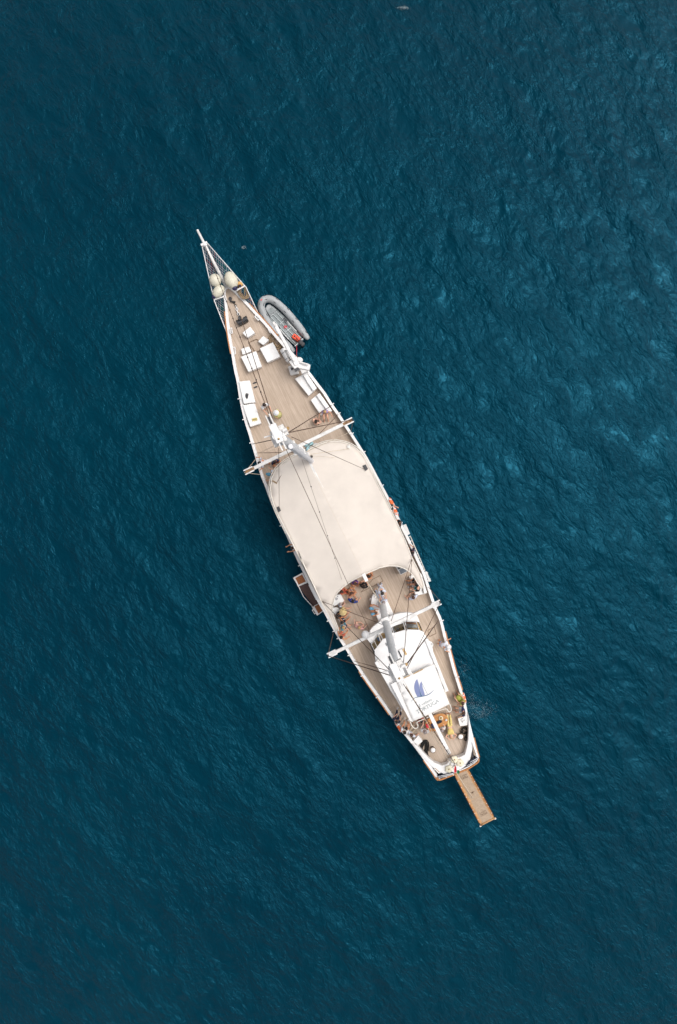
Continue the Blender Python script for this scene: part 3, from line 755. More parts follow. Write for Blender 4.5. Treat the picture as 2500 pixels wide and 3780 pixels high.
for px in (q('c', 172, 700), q('c', 300, 1080), q('c', 430, 1340), q('d', 210, 270), q('d', 360, 590), q('k', 350, 370), q('k', 600, 890), q('k', 830, 1440), q('c', 1180, 380), q('c', 850, 202), q('c', 300, 440)):
    p = W(px, 2.0+CZ); mb = MB(); z0 = deckz(p.x, p.y); mb.tube([Vector((p.x, p.y, z0)), Vector((p.x, p.y, canz(p.x, p.y)-0.04))], 0.03, 8); mb.build('canopy_post', M['pipe'], can)
# foremast boom = ridge pole of the canopy, its white end sticks out aft
bz = canz(ridge_b.x, ridge_b.y)-0.16
mb = MB(); mb.beam(on(fb, 2.6), Vector((ridge_b.x, ridge_b.y, bz))+AFT3*0.05, 0.16, 0.2); mb.build('fore_boom', M['white2'], ship)
e0 = W(q('e', 505, 118), bz+0.1); e1 = W(q('e', 548, 205), bz+0.1)
mb = MB(); mb.beam(e0, e1, 0.22, 0.2); mb.build('boom_end', M['white'], ship, bevel=0.02)
# loudspeakers and fittings on the canopy edge
for pts, fr, mt in (([(1156, 462), (1192, 448), (1218, 497), (1190, 518)], 'c', 'dark'), ([(235, 908), (262, 896), (282, 945), (256, 962)], 'c', 'dark'), ([(993, 240), (1020, 240), (1018, 285), (992, 268)], 'c', 'steel')):
    top = [W(q(fr, x, y), 2.0+CZ+0.22) for x, y in pts]; mb = MB(); mb.prism(top, depth=0.2); mb.build('loudspeaker', M[mt], can, bevel=0.015)
mb = MB(); mb.beam(W(q('c', 190, 622), 2+CZ+0.12), W(q('c', 243, 652), 2+CZ+0.12), 0.10, 0.1); mb.build('canopy_block', M['rope'], can, bevel=0.015)

# ---- boarding stairs on the left side
UP, LO = 2.15, 0.75
def platform(pts, z, matpts, par):
    P = [W(q('l', x, y), z) for x, y in pts]; mb = MB(); mb.prism(P, depth=0.09); pf = mb.build('platform', M['white'], par, bevel=0.012)
    Q = [W(q('l', x, y), z+0.02) for x, y in matpts]; mb = MB(); mb.prism(Q, depth=0.03); mb.build('coir_mat', M['mat_'], pf)
    return P
stairs_p = [W(q('l', x, y), 2.0) for x, y in ((260, 560), (425, 520))]
sroot_mb = MB()
for (x0, y0), (x1, y1) in (((255, 590), (545, 985)), ((430, 535), (690, 905))):
    sroot_mb.beam(W(q('l', x0, y0), UP-0.12), W(q('l', x1, y1), LO+0.02), 0.05, 0.16)
stairs = sroot_mb.build('boarding_stairs', M['darkwood'], ship)
platform([(135, 410), (318, 310), (415, 500), (235, 575)], UP, [(170, 415), (312, 340), (388, 485), (240, 552)], stairs)
platform([(505, 1000), (665, 930), (762, 1095), (620, 1192)], LO, [(568, 1000), (668, 945), (740, 1082), (650, 1150)], stairs)
NT = 9
for k in range(NT):
    u = (k+0.5)/NT; z = UP-0.1+(LO+0.02-UP+0.1)*u
    l0 = Vector((262+(545-262)*u, 592+(978-592)*u)); r0 = Vector((428+(686-428)*u, 537+(902-537)*u))
    a_ = W(q('l', *l0), z); b_ = W(q('l', *r0), z); mb = MB(); mb.beam(a_, b_, 0.26, 0.04); mb.build('tread', M['darkwood'], stairs, bevel=0.006)
mb = MB(); mb.tube([W(q('l', 225, 570), UP+0.9), W(q('l', 245, 600), UP+0.85), W(q('l', 340, 800), 1.9), W(q('l', 490, 962), LO+0.8), W(q('l', 540, 1010), LO+0.05)], 0.028, 6)
mb.tube([W(q('l', 135, 410), UP+0.03), W(q('l', 150, 395), UP+0.9), W(q('l', 225, 570), UP+0.9)], 0.028, 6); mb.build('stair_rail', M['white'], stairs, smooth=True)
mb = MB(); mb.tube([W(q('l', 130, 412), UP+0.05), W(q('l', 320, 306), UP+0.05), W(q('l', 420, 505), UP+0.05), W(q('l', 232, 582), UP+0.05)], 0.035, 6, closed=True); mb.build('platform_edge', M['white'], stairs)
mb = MB(); mb.prism([W(q('l', x, y), LO+0.5) for x, y in ((512, 1075), (560, 1045), (612, 1135), (568, 1162))], depth=0.05); mb.build('step_frame', M['white'], stairs, bevel=0.01)
mb = MB(); mb.prism([W(q('l', x, y), LO+0.56) for x, y in ((530, 1085), (548, 1075), (590, 1140), (572, 1150))], depth=0.02); mb.build('step_hole', M['dark'], stairs)
mb = MB(); mb.beam(W(q('l', 470, 540), 2.0), W(q('l', 625, 850), 2.0), 0.20, 0.25); mb.build('stair_fairing', M['white'], stairs, bevel=0.03)

# ---- folded ladder and panels outside the right rail
PAN = ([(660, 815), (718, 797), (795, 980), (738, 1015)], [(1070, 1705), (1110, 1695), (1195, 1885), (1150, 1900)])
lad = MB(); lad.prism([W(q('k', x, y), 2.1) for x, y in PAN[0]], depth=0.12); ladder = lad.build('stowed_ladder', M['white2'], ship, bevel=0.015)
mb = MB(); mb.prism([W(q('k', x, y), 2.1) for x, y in PAN[1]], depth=0.12); mb.build('ladder_panel', M['white2'], ladder, bevel=0.015)
for P_ in PAN:
    for u in (0.2, 0.8):
        c_ = W(q('k', *(Vector(P_[0]).lerp(Vector(P_[3]), u))), 2.03); mb = MB(); mb.beam(c_-STB3*0.45, c_+STB3*0.2, 0.05, 0.05); mb.build('panel_bracket', M['steel'], ladder)
L0, L1 = ((745, 1045), (1015, 1690)), ((795, 1020), (1078, 1680))
for (a_, b_) in (L0, L1):
    mb = MB(); mb.tube([W(q('k', *a_), 2.45), W(q('k', *b_), 2.45)], 0.035, 6); mb.build('ladder_rail', M['pipe'], ladder, smooth=True)
for k in range(9):
    u = k/8; a_ = Vector(L0[0]).lerp(Vector(L0[1]), u); b_ = Vector(L1[0]).lerp(Vector(L1[1]), min(1, u+0.02))
    mb = MB(); mb.tube([W(q('k', *a_), 2.45), W(q('k', *b_), 2.45)], 0.025, 6); mb.build('rung', M['pipe'], ladder)

# ---- trunk (white coaming) in front of the wheelhouse
def poly_slab(fr, pts, ztop, zbot, name, material, parent=ship, bevel=0.05, n=0):
    top = [dq(fr, x, y, ztop) for x, y in pts]
    z = sum(p.z for p in top)/len(top)
    for p in top: p.z = z
    mb = MB(); mb.prism(top, zb=z-(ztop-zbot)); return mb.build(name, material, parent, bevel=bevel, bseg=3)
trunk = poly_slab('m', [(395, 770), (388, 690), (405, 560), (430, 470), (470, 415), (540, 388), (610, 402), (680, 450), (760, 500), (840, 560), (1040, 985), (1000, 1250), (640, 1300), (540, 1040), (580, 960)], 0.75, 0, 'trunk', M['white'])
mb = MB(); mb.torus(dq('m', 535, 495, 0.78), 0.11, 0.025); mb.build('coiled_hose', M['steel'], trunk, smooth=True)
mb = MB(); p_ = dq('m', 870, 1090, 0.80); mb.tube([p_+Vector((0.13*math.cos(a), 0.26*math.sin(a), 0)) for a in [R(-95+k*12) for k in range(17)]], 0.035, 6); mb.tube([p_+Vector((-0.04+0.06*math.cos(a), 0.18*math.sin(a), 0)) for a in [R(-95+k*12) for k in range(17)]], 0.025, 6); mb.build('grab_rail', M['steel'], trunk, smooth=True)
mb = MB(); mb.box(dq('m', 825, 945, 0.80), (0.10, 0.22, 0.06), 0.4); mb.build('trunk_vent', M['navy'], trunk)
mb = MB(); mb.tube([dq('m', 430, 500, 0.35), dq('m', 372, 545, 0.5), dq('m', 370, 600, 0.5)], 0.04, 6); mb.build('trunk_handle', M['white'], trunk)
mb = MB(); mb.tube(smoothpts([dq('m', x, y, 0.05) for x, y in ((470, 345), (530, 355), (600, 372), (650, 400))], 4), 0.04, 6); mb.build('deck_hose', M['dark'], ship)

# ---- wheelhouse
VZ, RZ = 1.35, 2.15
visor = poly_slab('f', [(160, 312), (205, 258), (275, 205), (330, 168), (400, 138), (480, 102), (560, 82), (650, 73), (730, 82), (785, 112), (828, 215), (770, 195), (622, 188), (605, 202), (448, 258), (420, 300), (300, 362), (268, 356), (182, 492), (150, 460), (118, 420)], VZ, VZ-0.18, 'visor', M['white'])
wallp = [(118, 425), (160, 312), (275, 205), (400, 138), (560, 82), (730, 82), (785, 112), (845, 240), (905, 390), (1000, 620), (1060, 785), (1130, 960), (1060, 1060), (600, 1300), (560, 1260), (430, 1090), (330, 900), (240, 740), (180, 590)]
def wall_ring(fr, pts, z0, z1, name, material, parent, th=0.06):
    P = [dq(fr, x, y, 0) for x, y in pts]; mb = MB(); n = len(P)
    for i in range(n):
        a, b = P[i], P[(i+1) % n]; mb.beam(Vector((a.x, a.y, a.z+(z0+z1)/2)), Vector((b.x, b.y, b.z+(z0+z1)/2)), th, z1-z0)
    return mb.build(name, material, parent)
wpx = []
wallP = [D(q('f', x, y), VZ-0.1) for x, y in wallp]
mb = MB(); n_ = len(wallP)
wc = sum(wallP, Vector())/n_
for i in range(n_):
    a, b = wallP[i].lerp(wc, 0.05), wallP[(i+1) % n_].lerp(wc, 0.05)
    za = 2.0; mb.add([Vector((a.x, a.y, za)), Vector((b.x, b.y, za)), Vector((b.x, b.y, 2.0+VZ-0.12)), Vector((a.x, a.y, 2.0+VZ-0.12))], [(0, 1, 2, 3)])
wheelhouse = mb.build('wheelhouse', M['white'], ship)
roof_out = [(225, 590), (312, 478), (330, 430), (418, 395), (482, 352), (560, 332), (640, 312), (720, 306), (812, 306), (868, 330), (930, 440), (985, 470), (998, 510), (985, 525), (1000, 620), (1060, 780), (1190, 1110), (1165, 1122), (1120, 1040), (700, 1240), (620, 1370), (560, 1290), (430, 1100), (330, 905), (240, 740)]
rw = [W(q('f', x, y), 2.15+RZ).to_2d() for x, y in roof_out]
rc = sum(rw, Vector((0, 0)))/len(rw)
def roofz(x, y):
    d = min(((Vector((x, y))-p).length for p in rw)); return 2.15+RZ+0.16*(1-math.exp(-d/0.5))
mb = MB(); mb.sheet(rw, roofz, 0.35, 0.14); roof = mb.build('wheelhouse_roof', M['white'], ship, auto=50)
# sides between walls and roof
sd_l = [(225, 590), (240, 740), (330, 905), (430, 1100), (560, 1290)]; sd_r = [(868, 330), (930, 440), (1000, 620), (1060, 780), (1130, 960)]
for sd in (sd_l, sd_r):
    mb = MB()
    for i in range(len(sd)-1):
        a = W(q('f', *sd[i]), 2.15+RZ).lerp(Vector((rc.x, rc.y, 2.15+RZ)), 0.06); b = W(q('f', *sd[i+1]), 2.15+RZ).lerp(Vector((rc.x, rc.y, 2.15+RZ)), 0.06)
        mb.add([Vector((a.x, a.y, 2.1)), Vector((b.x, b.y, 2.1)), b, a], [(0, 1, 2, 3)])
    mb.build('side_wall', M['white'], wheelhouse)
# windows: sloping panes between visor and roof
def window(top, bot, frame=0.05):
    P = [W(q('f', *t), 2.12+RZ) for t in top] + [W(q('f', *b), 2.12+VZ) for b in reversed(bot)]
    mb = MB(); mb.add(P, [tuple(range(len(P)))]); wi = mb.build('window', M['glass'], wheelhouse)
    mb = MB()
    for i in range(len(P)): mb.beam(P[i], P[(i+1) % len(P)], frame, frame)
    mb.build('window_frame', M['white'], wi); return wi
window([(480, 350), (630, 306)], [(450, 262), (605, 206)])
wi = window([(655, 300), (808, 305)], [(622, 192), (772, 200)])
mb = MB()
Pn = [W(q('f', 630, 196), 2.14+VZ), W(q('f', 768, 204), 2.14+VZ), W(q('f', 800, 300), 2.14+RZ), W(q('f', 660, 294), 2.14+RZ)]
mb.tube(Pn, 0.022, 6, closed=True); mb.build('window_seal', M['dark'], wi)
window([(432, 382), (440, 372)], [(412, 300), (404, 312)])
window([(226, 578), (310, 470)], [(182, 492), (270, 358)])
window([(312, 466), (336, 428)], [(276, 352), (300, 362)])
mb = MB(); mb.tube([W(q('f', 210, 430), 2.14+VZ+0.2), W(q('f', 258, 525), 2.18+RZ)], 0.022, 6); mb.build('window_mullion', M['pipe'], wheelhouse)
# inside the wheelhouse: floor, dash, wheel, chart gear
mb = MB(); mb.prism([W(q('f', x, y), 3.12) for x, y in ((170, 480), (270, 340), (430, 290), (600, 195), (790, 180), (850, 330), (640, 400), (300, 640))], depth=0.1); dash = mb.build('helm_console', M['interior'], wheelhouse)
mb = MB(); mb.prism([W(q('f', x, y), 3.26) for x, y in ((640, 225), (775, 235), (790, 280), (655, 275))], depth=0.12); mb.build('helm_seat', M['interior2'], wheelhouse, bevel=0.02)
mb = MB(); mb.prism([W(q('f', x, y), 3.30) for x, y in ((628, 195), (765, 205), (772, 228), (636, 222))], depth=0.08); mb.build('shelf', M['varnish'], wheelhouse)
wp = W(q('f', 533, 298), 3.36); tl = Matrix.Rotation(0.25, 3, 'X')
mb = MB(); mb.torus(wp, 0.115, 0.014, tl, 24, 6)
for k in range(4):
    a = k*math.pi/2+0.4; mb.tube([wp, wp+tl @ Vector((0.115*math.cos(a), 0.115*math.sin(a), 0))], 0.010, 5)
mb.tube([wp, wp-Vector((0, 0, 0.25))], 0.04, 8); mb.build('steering_wheel', M['dark'], wheelhouse, smooth=True)
mb = MB(); mb.cyl(wp-Vector((0, 0, 0.10)), 0.085, 0.04, 16); mb.build('compass_card', M['steel'], wheelhouse)
mb = MB(); mb.box(W(q('f', 278, 425), 3.24), (0.18, 0.26, 0.18), 0.35); mb.build('chart_folder', M['bluebox'], wheelhouse, bevel=0.01)
mb = MB(); mb.box(W(q('f', 465, 285), 3.2), (0.16, 0.24, 0.15), 0.3); mb.box(W(q('f', 490, 330), 3.2), (0.16, 0.14, 0.12), 0.3); mb.build('instrument_box', M['white'], wheelhouse, bevel=0.01)
mb = MB(); mb.ell(W(q('f', 606, 290), 3.2), (0.06, 0.05, 0.08)); mb.ell(W(q('f', 598, 268), 3.2), (0.05, 0.05, 0.07)); mb.build('instrument', M['black'], wheelhouse, smooth=True)
# roof hatch and gear
hp = [W(q('f', x, y), 4.62) for x, y in ((545, 575), (610, 540), (658, 628), (592, 668))]
mb = MB(); mb.prism(hp, depth=0.28); rh = mb.build('roof_hatch', M['white'], roof, bevel=0.02)
mb = MB(); mb.prism([W(q('f', x, y), 4.65) for x, y in ((588, 560), (612, 547), (655, 622), (632, 640))], depth=0.04); mb.build('hatch_glass', M['interior'], rh)
mb = MB(); mb.prism([W(q('f', x, y), 4.5) for x, y in ((533, 585), (548, 576), (588, 660), (574, 668))], depth=0.06); mb.build('hatch_slot', M['dark'], rh)
for (x, y) in ((962, 622), (985, 490), (1010, 760), (900, 450), (265, 705)):
    mb = MB(); p = W(q('f', x, y), 4.36); mb.cyl(p, 0.07, 0.10, 10); mb.build('roof_fitting', M['steel'], roof)
# side boxes along the roof edge (right) and lockers (left)
mb = MB(); mb.beam(W(q('f', 905, 420), 4.42), W(q('f', 1178, 1112), 4.42), 0.22, 0.16); mb.build('roof_edge_beam', M['white'], roof, bevel=0.03)
mb = MB(); mb.beam(W(q('f', 240, 720), 4.40), W(q('f', 600, 1330), 4.40), 0.20, 0.16); mb.build('roof_edge_beam', M['white'], roof, bevel=0.03)
mb = MB(); mb.tube([W(q('f', 1035, 800), 4.6), W(q('f', 1110, 1000), 4.6), W(q('f', 1150, 1110), 4.6)], 0.03, 6); mb.build('roof_rail', M['steel'], roof, smooth=True)
# radome on a bracket
rd = W(q('m', 230, 1585), ab.z+SPR+0.25)
mb = MB(); mb.ell(rd, (0.225, 0.225, 0.2), None, 24, 14); ro = mb.build('radome', M['white'], am, smooth=True)
mb = MB(); mb.beam(rd-Vector((0, 0, 0.25)), W(q('m', 380, 1530), ab.z+SPR), 0.1, 0.08); mb.build('radome_bracket', M['white2'], ro)

# ---- aft boom and printed awning
AZ = 2.75+2.1
boomA = W(q('f', 640, 770), AZ-0.02); boomB = W(q('g', 1040, 1225), AZ-0.10)
mb = MB(); mb.beam(boomA, boomB, 0.235, 0.22); boom = mb.build('aft_boom', M['white'], ship, bevel=0.025)
mb = MB(); mb.box(boomB-AFT3*0.12+Vector((0, 0, 0.12)), (0.22, 0.2, 0.08), YAW); mb.box(boomB-AFT3*0.3+Vector((0, 0, 0.12)), (0.06, 0.26, 0.06), YAW); mb.build('boom_fitting', M['steel'], boom)
AWT = 2.75+2.1+0.13
aw_c = [(512, 968), (1010, 760), (1208, 1288), (968, 1400), (735, 1510)]
aw_w = [W(q('f', x, y), AWT).to_2d() for x, y in aw_c]
# edge points
awl = []
for i in range(len(aw_w)):
    a, b = aw_w[i], aw_w[(i+1) % len(aw_w)]
    for k in range(6): awl.append(a.lerp(b, k/6))
def awz(x, y):
    r = Vector((x, y))-boomA.to_2d(); d = abs(r.dot(STB)); u = r.dot(AFT)
    return AWT - 0.10*min(1, d/1.1)**2 + 0.012*math.sin(u*2.3+d*1.5)
mb = MB(); mb.sheet(awl, awz, 0.3, 0.015); awn = mb.build('printed_awning', M['awning'], ship, smooth=True)
mb = MB()
mb.tube([Vector((p.x, p.y, awz(p.x, p.y)-0.01)) for p in awl], 0.016, 5, closed=True); mb.build('awning_hem', M['pipe'], awn)
mb = MB(); a_, b_ = W(q('f', 590, 945), AWT), W(q('f', 690, 900), AWT); mb.beam(a_, b_, 0.05, 0.05); a_, b_ = W(q('f', 735, 882), AWT), W(q('f', 860, 818), AWT); mb.beam(a_, b_, 0.05, 0.05); mb.build('awning_batten', M['tan'], awn)
# left wing of roof beside the awning
mb = MB(); mb.prism([W(q('f', x, y), AWT-0.16) for x, y in ((440, 1020), (512, 985), (735, 1515), (690, 1500))], depth=0.03); mb.build('side_awning', M['awning'], awn)
# print on the awning (flat, 6 mm proud)
def printed(fr, pts, name, material, lift=0.008):
    P = []
    for x, y in pts:
        p = W(q(fr, x, y), AWT); P.append(Vector((p.x, p.y)))
    mb = MB(); mb.sheet(P, lambda x, y: awz(x, y)+lift, 0.12); return mb.build(name, material, awn)
def bez(pts, n=8): return [(p.x, p.y) for p in smoothpts([Vector((x, y, 0)) for x, y in pts], n)]
printed('g', bez([(525, 26), (498, 62), (482, 110), (476, 165), (486, 225), (505, 272), (526, 312)], 5) + bez([(600, 301), (582, 250), (566, 205), (557, 150), (550, 105), (525, 26)], 4)[:-1], 'logo_sail', M['logo1'])
printed('g', bez([(595, 64), (572, 100), (562, 150), (568, 205), (586, 255), (606, 300)], 5) + bez([(650, 287), (632, 225), (612, 160), (604, 105), (595, 64)], 4)[:-1], 'logo_sail', M['logo2'])
printed('g', bez([(555, 150), (566, 205), (580, 250), (606, 300)], 4) + [(580, 306), (566, 240), (556, 190)], 'logo_sail', M['logo3'], 0.012)
def ribbon(fr, pts, widths, name, material, lift=0.012):
    P = smoothpts([Vector((x, y, 0)) for x, y in pts], 6) if len(pts) > 2 else [Vector((*p, 0)) for p in pts]
    n = len(P); L_ = []; R_ = []
    for i, p in enumerate(P):
        d = (P[min(i+1, n-1)]-P[max(i-1, 0)]).normalized(); nn = Vector((-d.y, d.x, 0)); u = i/(n-1)
        k = u*(len(widths)-1); k0 = min(int(k), len(widths)-2); w_ = widths[k0]+(widths[k0+1]-widths[k0])*(k-k0)
        L_.append(p+nn*w_/2); R_.append(p-nn*w_/2)
    mb = MB()
    def sp(p):
        w_ = W(q(fr, p.x, p.y), AWT); return (w_.x, w_.y, awz(w_.x, w_.y)+lift)
    vs_ = [sp(p) for p in L_]+[sp(p) for p in R_]
    mb.add(vs_, [(i, i+1, n+i+1, n+i) for i in range(n-1)]); return mb, name, material
mb, nm, mt = ribbon('g', [(430, 392), (468, 346), (520, 322), (600, 308), (690, 285), (750, 250), (792, 208)], [2, 9, 13, 12, 4], 'logo_hull', M['logo3']); mb.build(nm, mt, awn)
mb, nm, mt = ribbon('g', [(600, 92), (690, 272)], [4, 5], 'logo_mast', M['logo3']); mb.build(nm, mt, awn)
# lettering drawn with strokes: thick stems, thin serifs
GL = {'T': (0.72, [((0.36, 0), (0.36, 1), 1), ((0.02, 0.98), (0.70, 0.98), .6), ((0.02, 0.98), (0.02, 0.80), .6), ((0.70, 0.98), (0.70, 0.80), .6), ((0.2, 0.02), (0.52, 0.02), .6)]),
      'O': (0.86, [('arc', 0.43, 0.5, 0.36, 0.49, 0, 360)]),
      'R': (0.76, [((0.16, 0), (0.16, 1), 1), ('arc', 0.3, 0.75, 0.28, 0.24, -90, 90), ((0.16, 0.98), (0.32, 0.98), .6), ((0.16, 0.5), (0.32, 0.5), .6), ((0.36, 0.5), (0.72, 0), 1), ((0.02, 0.02), (0.3, 0.02), .6)]),
      'U': (0.82, [((0.16, 1), (0.16, 0.32), 1), ('arc', 0.41, 0.33, 0.25, 0.32, 180, 360), ((0.66, 0.32), (0.66, 1), .7), ((0.02, 0.98), (0.3, 0.98), .6), ((0.54, 0.98), (0.8, 0.98), .6)]),
      'G': (0.84, [('arc', 0.43, 0.5, 0.36, 0.49, 50, 330), ((0.74, 0.4), (0.74, 0.08), 1), ((0.56, 0.42), (0.84, 0.42), .6)]),
      'A': (0.82, [((0.08, 0), (0.40, 1), .7), ((0.40, 1), (0.74, 0), 1), ((0.2, 0.36), (0.6, 0.36), .6), ((0.0, 0.02), (0.2, 0.02), .6), ((0.62, 0.02), (0.84, 0.02), .6)]),
      'i': (0.28, [((0.13, 0), (0.13, 0.6), 1), ((0.13, 0.82), (0.13, 0.92), 1.1), ((0.02, 0.01), (0.24, 0.01), .6)]),
      'l': (0.28, [((0.13, 0), (0.13, 1), 1), ((0.02, 0.01), (0.24, 0.01), .6)]),
      'v': (0.54, [((0.04, 0.6), (0.26, 0), 1), ((0.26, 0), (0.48, 0.6), .7)]),
      'e': (0.54, [('arc', 0.26, 0.3, 0.21, 0.29, 0, 315), ((0.05, 0.32), (0.47, 0.32), .6)]),
      'r': (0.40, [((0.12, 0), (0.12, 0.6), 1), ('arc', 0.27, 0.38, 0.15, 0.2, 50, 180), ((0.02, 0.01), (0.24, 0.01), .6)]),
      'o': (0.54, [('arc', 0.26, 0.3, 0.21, 0.29, 0, 360)]), ' ': (0.35, [])}
def lettering(text, fr, start, end, cap, th, mapper, name, material, parent):
    s0 = Vector(start); e0_ = Vector(end); bd = (e0_-s0).normalized(); up = Vector((bd.y, -bd.x))
    tot = sum(GL[c][0] for c in text); sx = (e0_-s0).length/tot; x0 = 0
    for c in text:
        wd_, st_ = GL[c]
        if st_:
            mb = MB()
            def pt(x, y): return s0+bd*(x0+x*sx)+up*(y*cap)
            for s_ in st_:
                if s_[0] == 'arc':
                    _, cx, cy, rx, ry, a0, a1 = s_; n = 14
                    P = [pt(cx+rx*math.cos(R(a0+(a1-a0)*k/n)), cy+ry*math.sin(R(a0+(a1-a0)*k/n))) for k in range(n+1)]; tk = th*0.85
                else: P = [pt(*s_[0]), pt(*s_[1])]; tk = th*s_[2]
                for i in range(len(P)-1):
                    d = (P[i+1]-P[i]); d.normalize(); nn = Vector((-d.y, d.x))*tk/2; a, b = P[i]-d*tk*0.2, P[i+1]+d*tk*0.2
                    mb.add([mapper(p) for p in (a-nn, b-nn, b+nn, a+nn)], [(0, 1, 2, 3)])
            mb.build(name, material, parent)
        x0 += wd_*sx
def aw_map(p):
    w_ = W(q('g', p.x, p.y), AWT); return (w_.x, w_.y, awz(w_.x, w_.y)+0.011)
lettering('TORTUGA', 'g', (528, 588), (884, 400), 52, 7.0, aw_map, 'printed_letter', M['logotext'], awn)
lettering('il veliero', 'g', (556, 478), (772, 366), 40, 5.4, aw_map, 'printed_letter', M['logotext'], awn)
# pipe frame round the aft end of the awning
for pts in ([(330, 470), (385, 640), (430, 762), (465, 808), (500, 822), (532, 805), (535, 770), (518, 740), (535, 715), (580, 695), (720, 632), (740, 605)],
            [(960, 190), (1010, 350), (1068, 490), (1070, 535), (1045, 556), (1020, 540), (1008, 515), (965, 510), (850, 548), (775, 585)]):
    mb = MB(); mb.tube(smoothpts([W(q('g', x, y), AZ-0.12) for x, y in pts], 4), 0.030, 8); mb.build('awning_frame', M['pipe'], awn, smooth=True)
for x, y in ((430, 765), (1068, 500), (535, 800), (1020, 545)):
    p = W(q('g', x, y), AZ-0.12); mb = MB(); mb.tube([p, Vector((p.x, p.y, deckz(p.x, p.y)))], 0.028, 8); mb.build('frame_post', M['pipe'], awn)

# ---- stern: white curved bench, ledge with rails
bench_in = [(1345, 640), (1350, 800), (1345, 1000), (1322, 1130), (1292, 1245), (1200, 1290), (1120, 1300), (1040, 1350), (1000, 1400), (920, 1422), (800, 1372), (700, 1290), (620, 1200), (540, 1105)]
bench_out = [(445, 1062), (600, 1260), (750, 1420), (850, 1530), (960, 1562), (1090, 1540), (1210, 1495), (1310, 1425), (1375, 1340), (1405, 1200), (1425, 1050), (1412, 900), (1362, 680), (1340, 560)]
bp = [dq('g', x, y, 0.54) for x, y in bench_in+bench_out]
mb = MB(); mb.sheet([(p.x, p.y) for p in bp], lambda x, y: 2.3+0.56, 0.4, 0.5); mb.build('stern_bench', M['white'], ship, bevel=0.03)
for pts in ([(848, 1582), (985, 1550), (1103, 1522), (1120, 1562), (985, 1606), (880, 1632)], [(1362, 1338), (1490, 1278), (1510, 1322), (1420, 1390), (1322, 1442), (1312, 1405)]):
    P = [dq('g', x, y, 0.56) for x, y in pts]; mb = MB(); mb.prism(P, depth=0.05); mb.build('stern_ledge', M['navy'], ship)
for pts in ([(858, 1598), (985, 1570), (1105, 1543)], [(872, 1618), (985, 1592), (1112, 1556)], [(1372, 1366), (1430, 1338), (1497, 1300)], [(1322, 1426), (1415, 1376), (1503, 1318)]):
    mb = MB(); mb.tube([dq('g', x, y, 0.80) for x, y in pts], 0.020, 6); mb.build('stern_rail', M['white'], ship, smooth=True)
for x, y in ((985, 1585), (880, 1610), (1100, 1550), (1385, 1390), (1490, 1310)):
    p = dq('g', x, y, 0.56); mb = MB(); mb.tube([p, p+Vector((0, 0, 0.24))], 0.025, 6); mb.build('rail_post', M['white'], ship)
for pts in ([(790, 1478), (860, 1545), (885, 1520), (815, 1460)], [(1425, 1060), (1470, 1250), (1440, 1260), (1415, 1120)]):
    mb = MB(); mb.prism([dq('g', x, y, 0.58) for x, y in pts], depth=0.04); mb.build('quarter_locker', M['deck'], ship)
for (x0, y0), (x1, y1) in (((1410, 1220), (1430, 1325)), ((915, 1535), (945, 1565)), ((800, 1470), (880, 1545)), ((1412, 1050), (1490, 1285))):
    mb = MB(); mb.tube([dq('g', x0, y0, 0.66), dq('g', x1, y1, 0.66)], 0.03, 6); mb.build('mooring_bar', M['white'] if x0 in (800, 1412) else M['navy'], ship)

# ---- gangway out over the stern
GA, GB = 2.75, 1.7
def gz(u): return GA+(GB-GA)*u
gl0, gr0, gl1, gr1 = Vector((583, 392)), Vector((822, 290)), Vector((1062, 1318)), Vector((1310, 1192))
def gp(u, v, dz=0.0): # u along, v across
    p = gl0.lerp(gl1, u).lerp(gr0.lerp(gr1, u), v); return W(q('h', p.x, p.y), gz(u)+dz)
mb = MB()
P = [gp(-0.02, 0), gp(-0.02, 1), gp(1, 1), gp(1, 0)]
mb.add(P+[p-Vector((0, 0, 0.12)) for p in P], [(0, 1, 2, 3), (7, 6, 5, 4), (0, 4, 5, 1), (1, 5, 6, 2), (2, 6, 7, 3), (3, 7, 4, 0)])
gang = mb.build('gangway', M['gangedge'], ship, bevel=0.01)
mb = MB(); P = [gp(0.0, 0.17, 0.012), gp(0.0, 0.85, 0.012), gp(0.52, 0.85, 0.012), gp(0.52, 0.17, 0.012)]; mb.add(P, [(0, 1, 2, 3)]); mb.build('gangway_mat', M['gangmat'], gang)
mb = MB(); P = [gp(0.525, 0.15, 0.012), gp(0.525, 0.87, 0.012), gp(0.965, 0.87, 0.012), gp(0.965, 0.15, 0.012)]; mb.add(P, [(0, 1, 2, 3)]); mb.build('gangway_mat', M['gangmat'], gang)
for v in (0.0, 1.0):
    mb = MB(); mb.beam(gp(0.03, v, 0.03), gp(0.93, v, 0.03), 0.055, 0.07); mb.build('gangway_edge', M['varnish'], gang)
    mb = MB(); s_ = -1 if v == 0 else 1
    mb.tube([gp(0.06, v, 0.02)+STB3*0.05*s_, gp(0.5, v, -0.12)+STB3*0.07*s_, gp(0.95, v, 0.03)+STB3*0.05*s_], 0.025, 6); mb.build('gangway_line', M['black'], gang)
    for k in range(9):
        u = 0.12+k*0.105+0.02*((k*7) % 3); mb = MB(); p = gp(u, v, 0.06); mb.cyl(p-Vector((0, 0, 0.03)), 0.024, 0.08, 8); mb.build('gangway_stud', M['white'], gang)
mb = MB(); mb.tube([gp(0.985, -0.06, 0.03), gp(0.985, 1.06, 0.03)], 0.055, 8); mb.build('gangway_roller', M['gangedge'], gang, smooth=True)
for v in (-0.05, 1.05):
    mb = MB(); mb.cyl(gp(0.985, v, -0.05), 0.05, 0.12, 10); mb.build('roller_cap', M['white'], gang)
MARK = mat('gangway_print', (0.17, 0.115, 0.075), 0.9, 0.3, 30)
mb = MB()
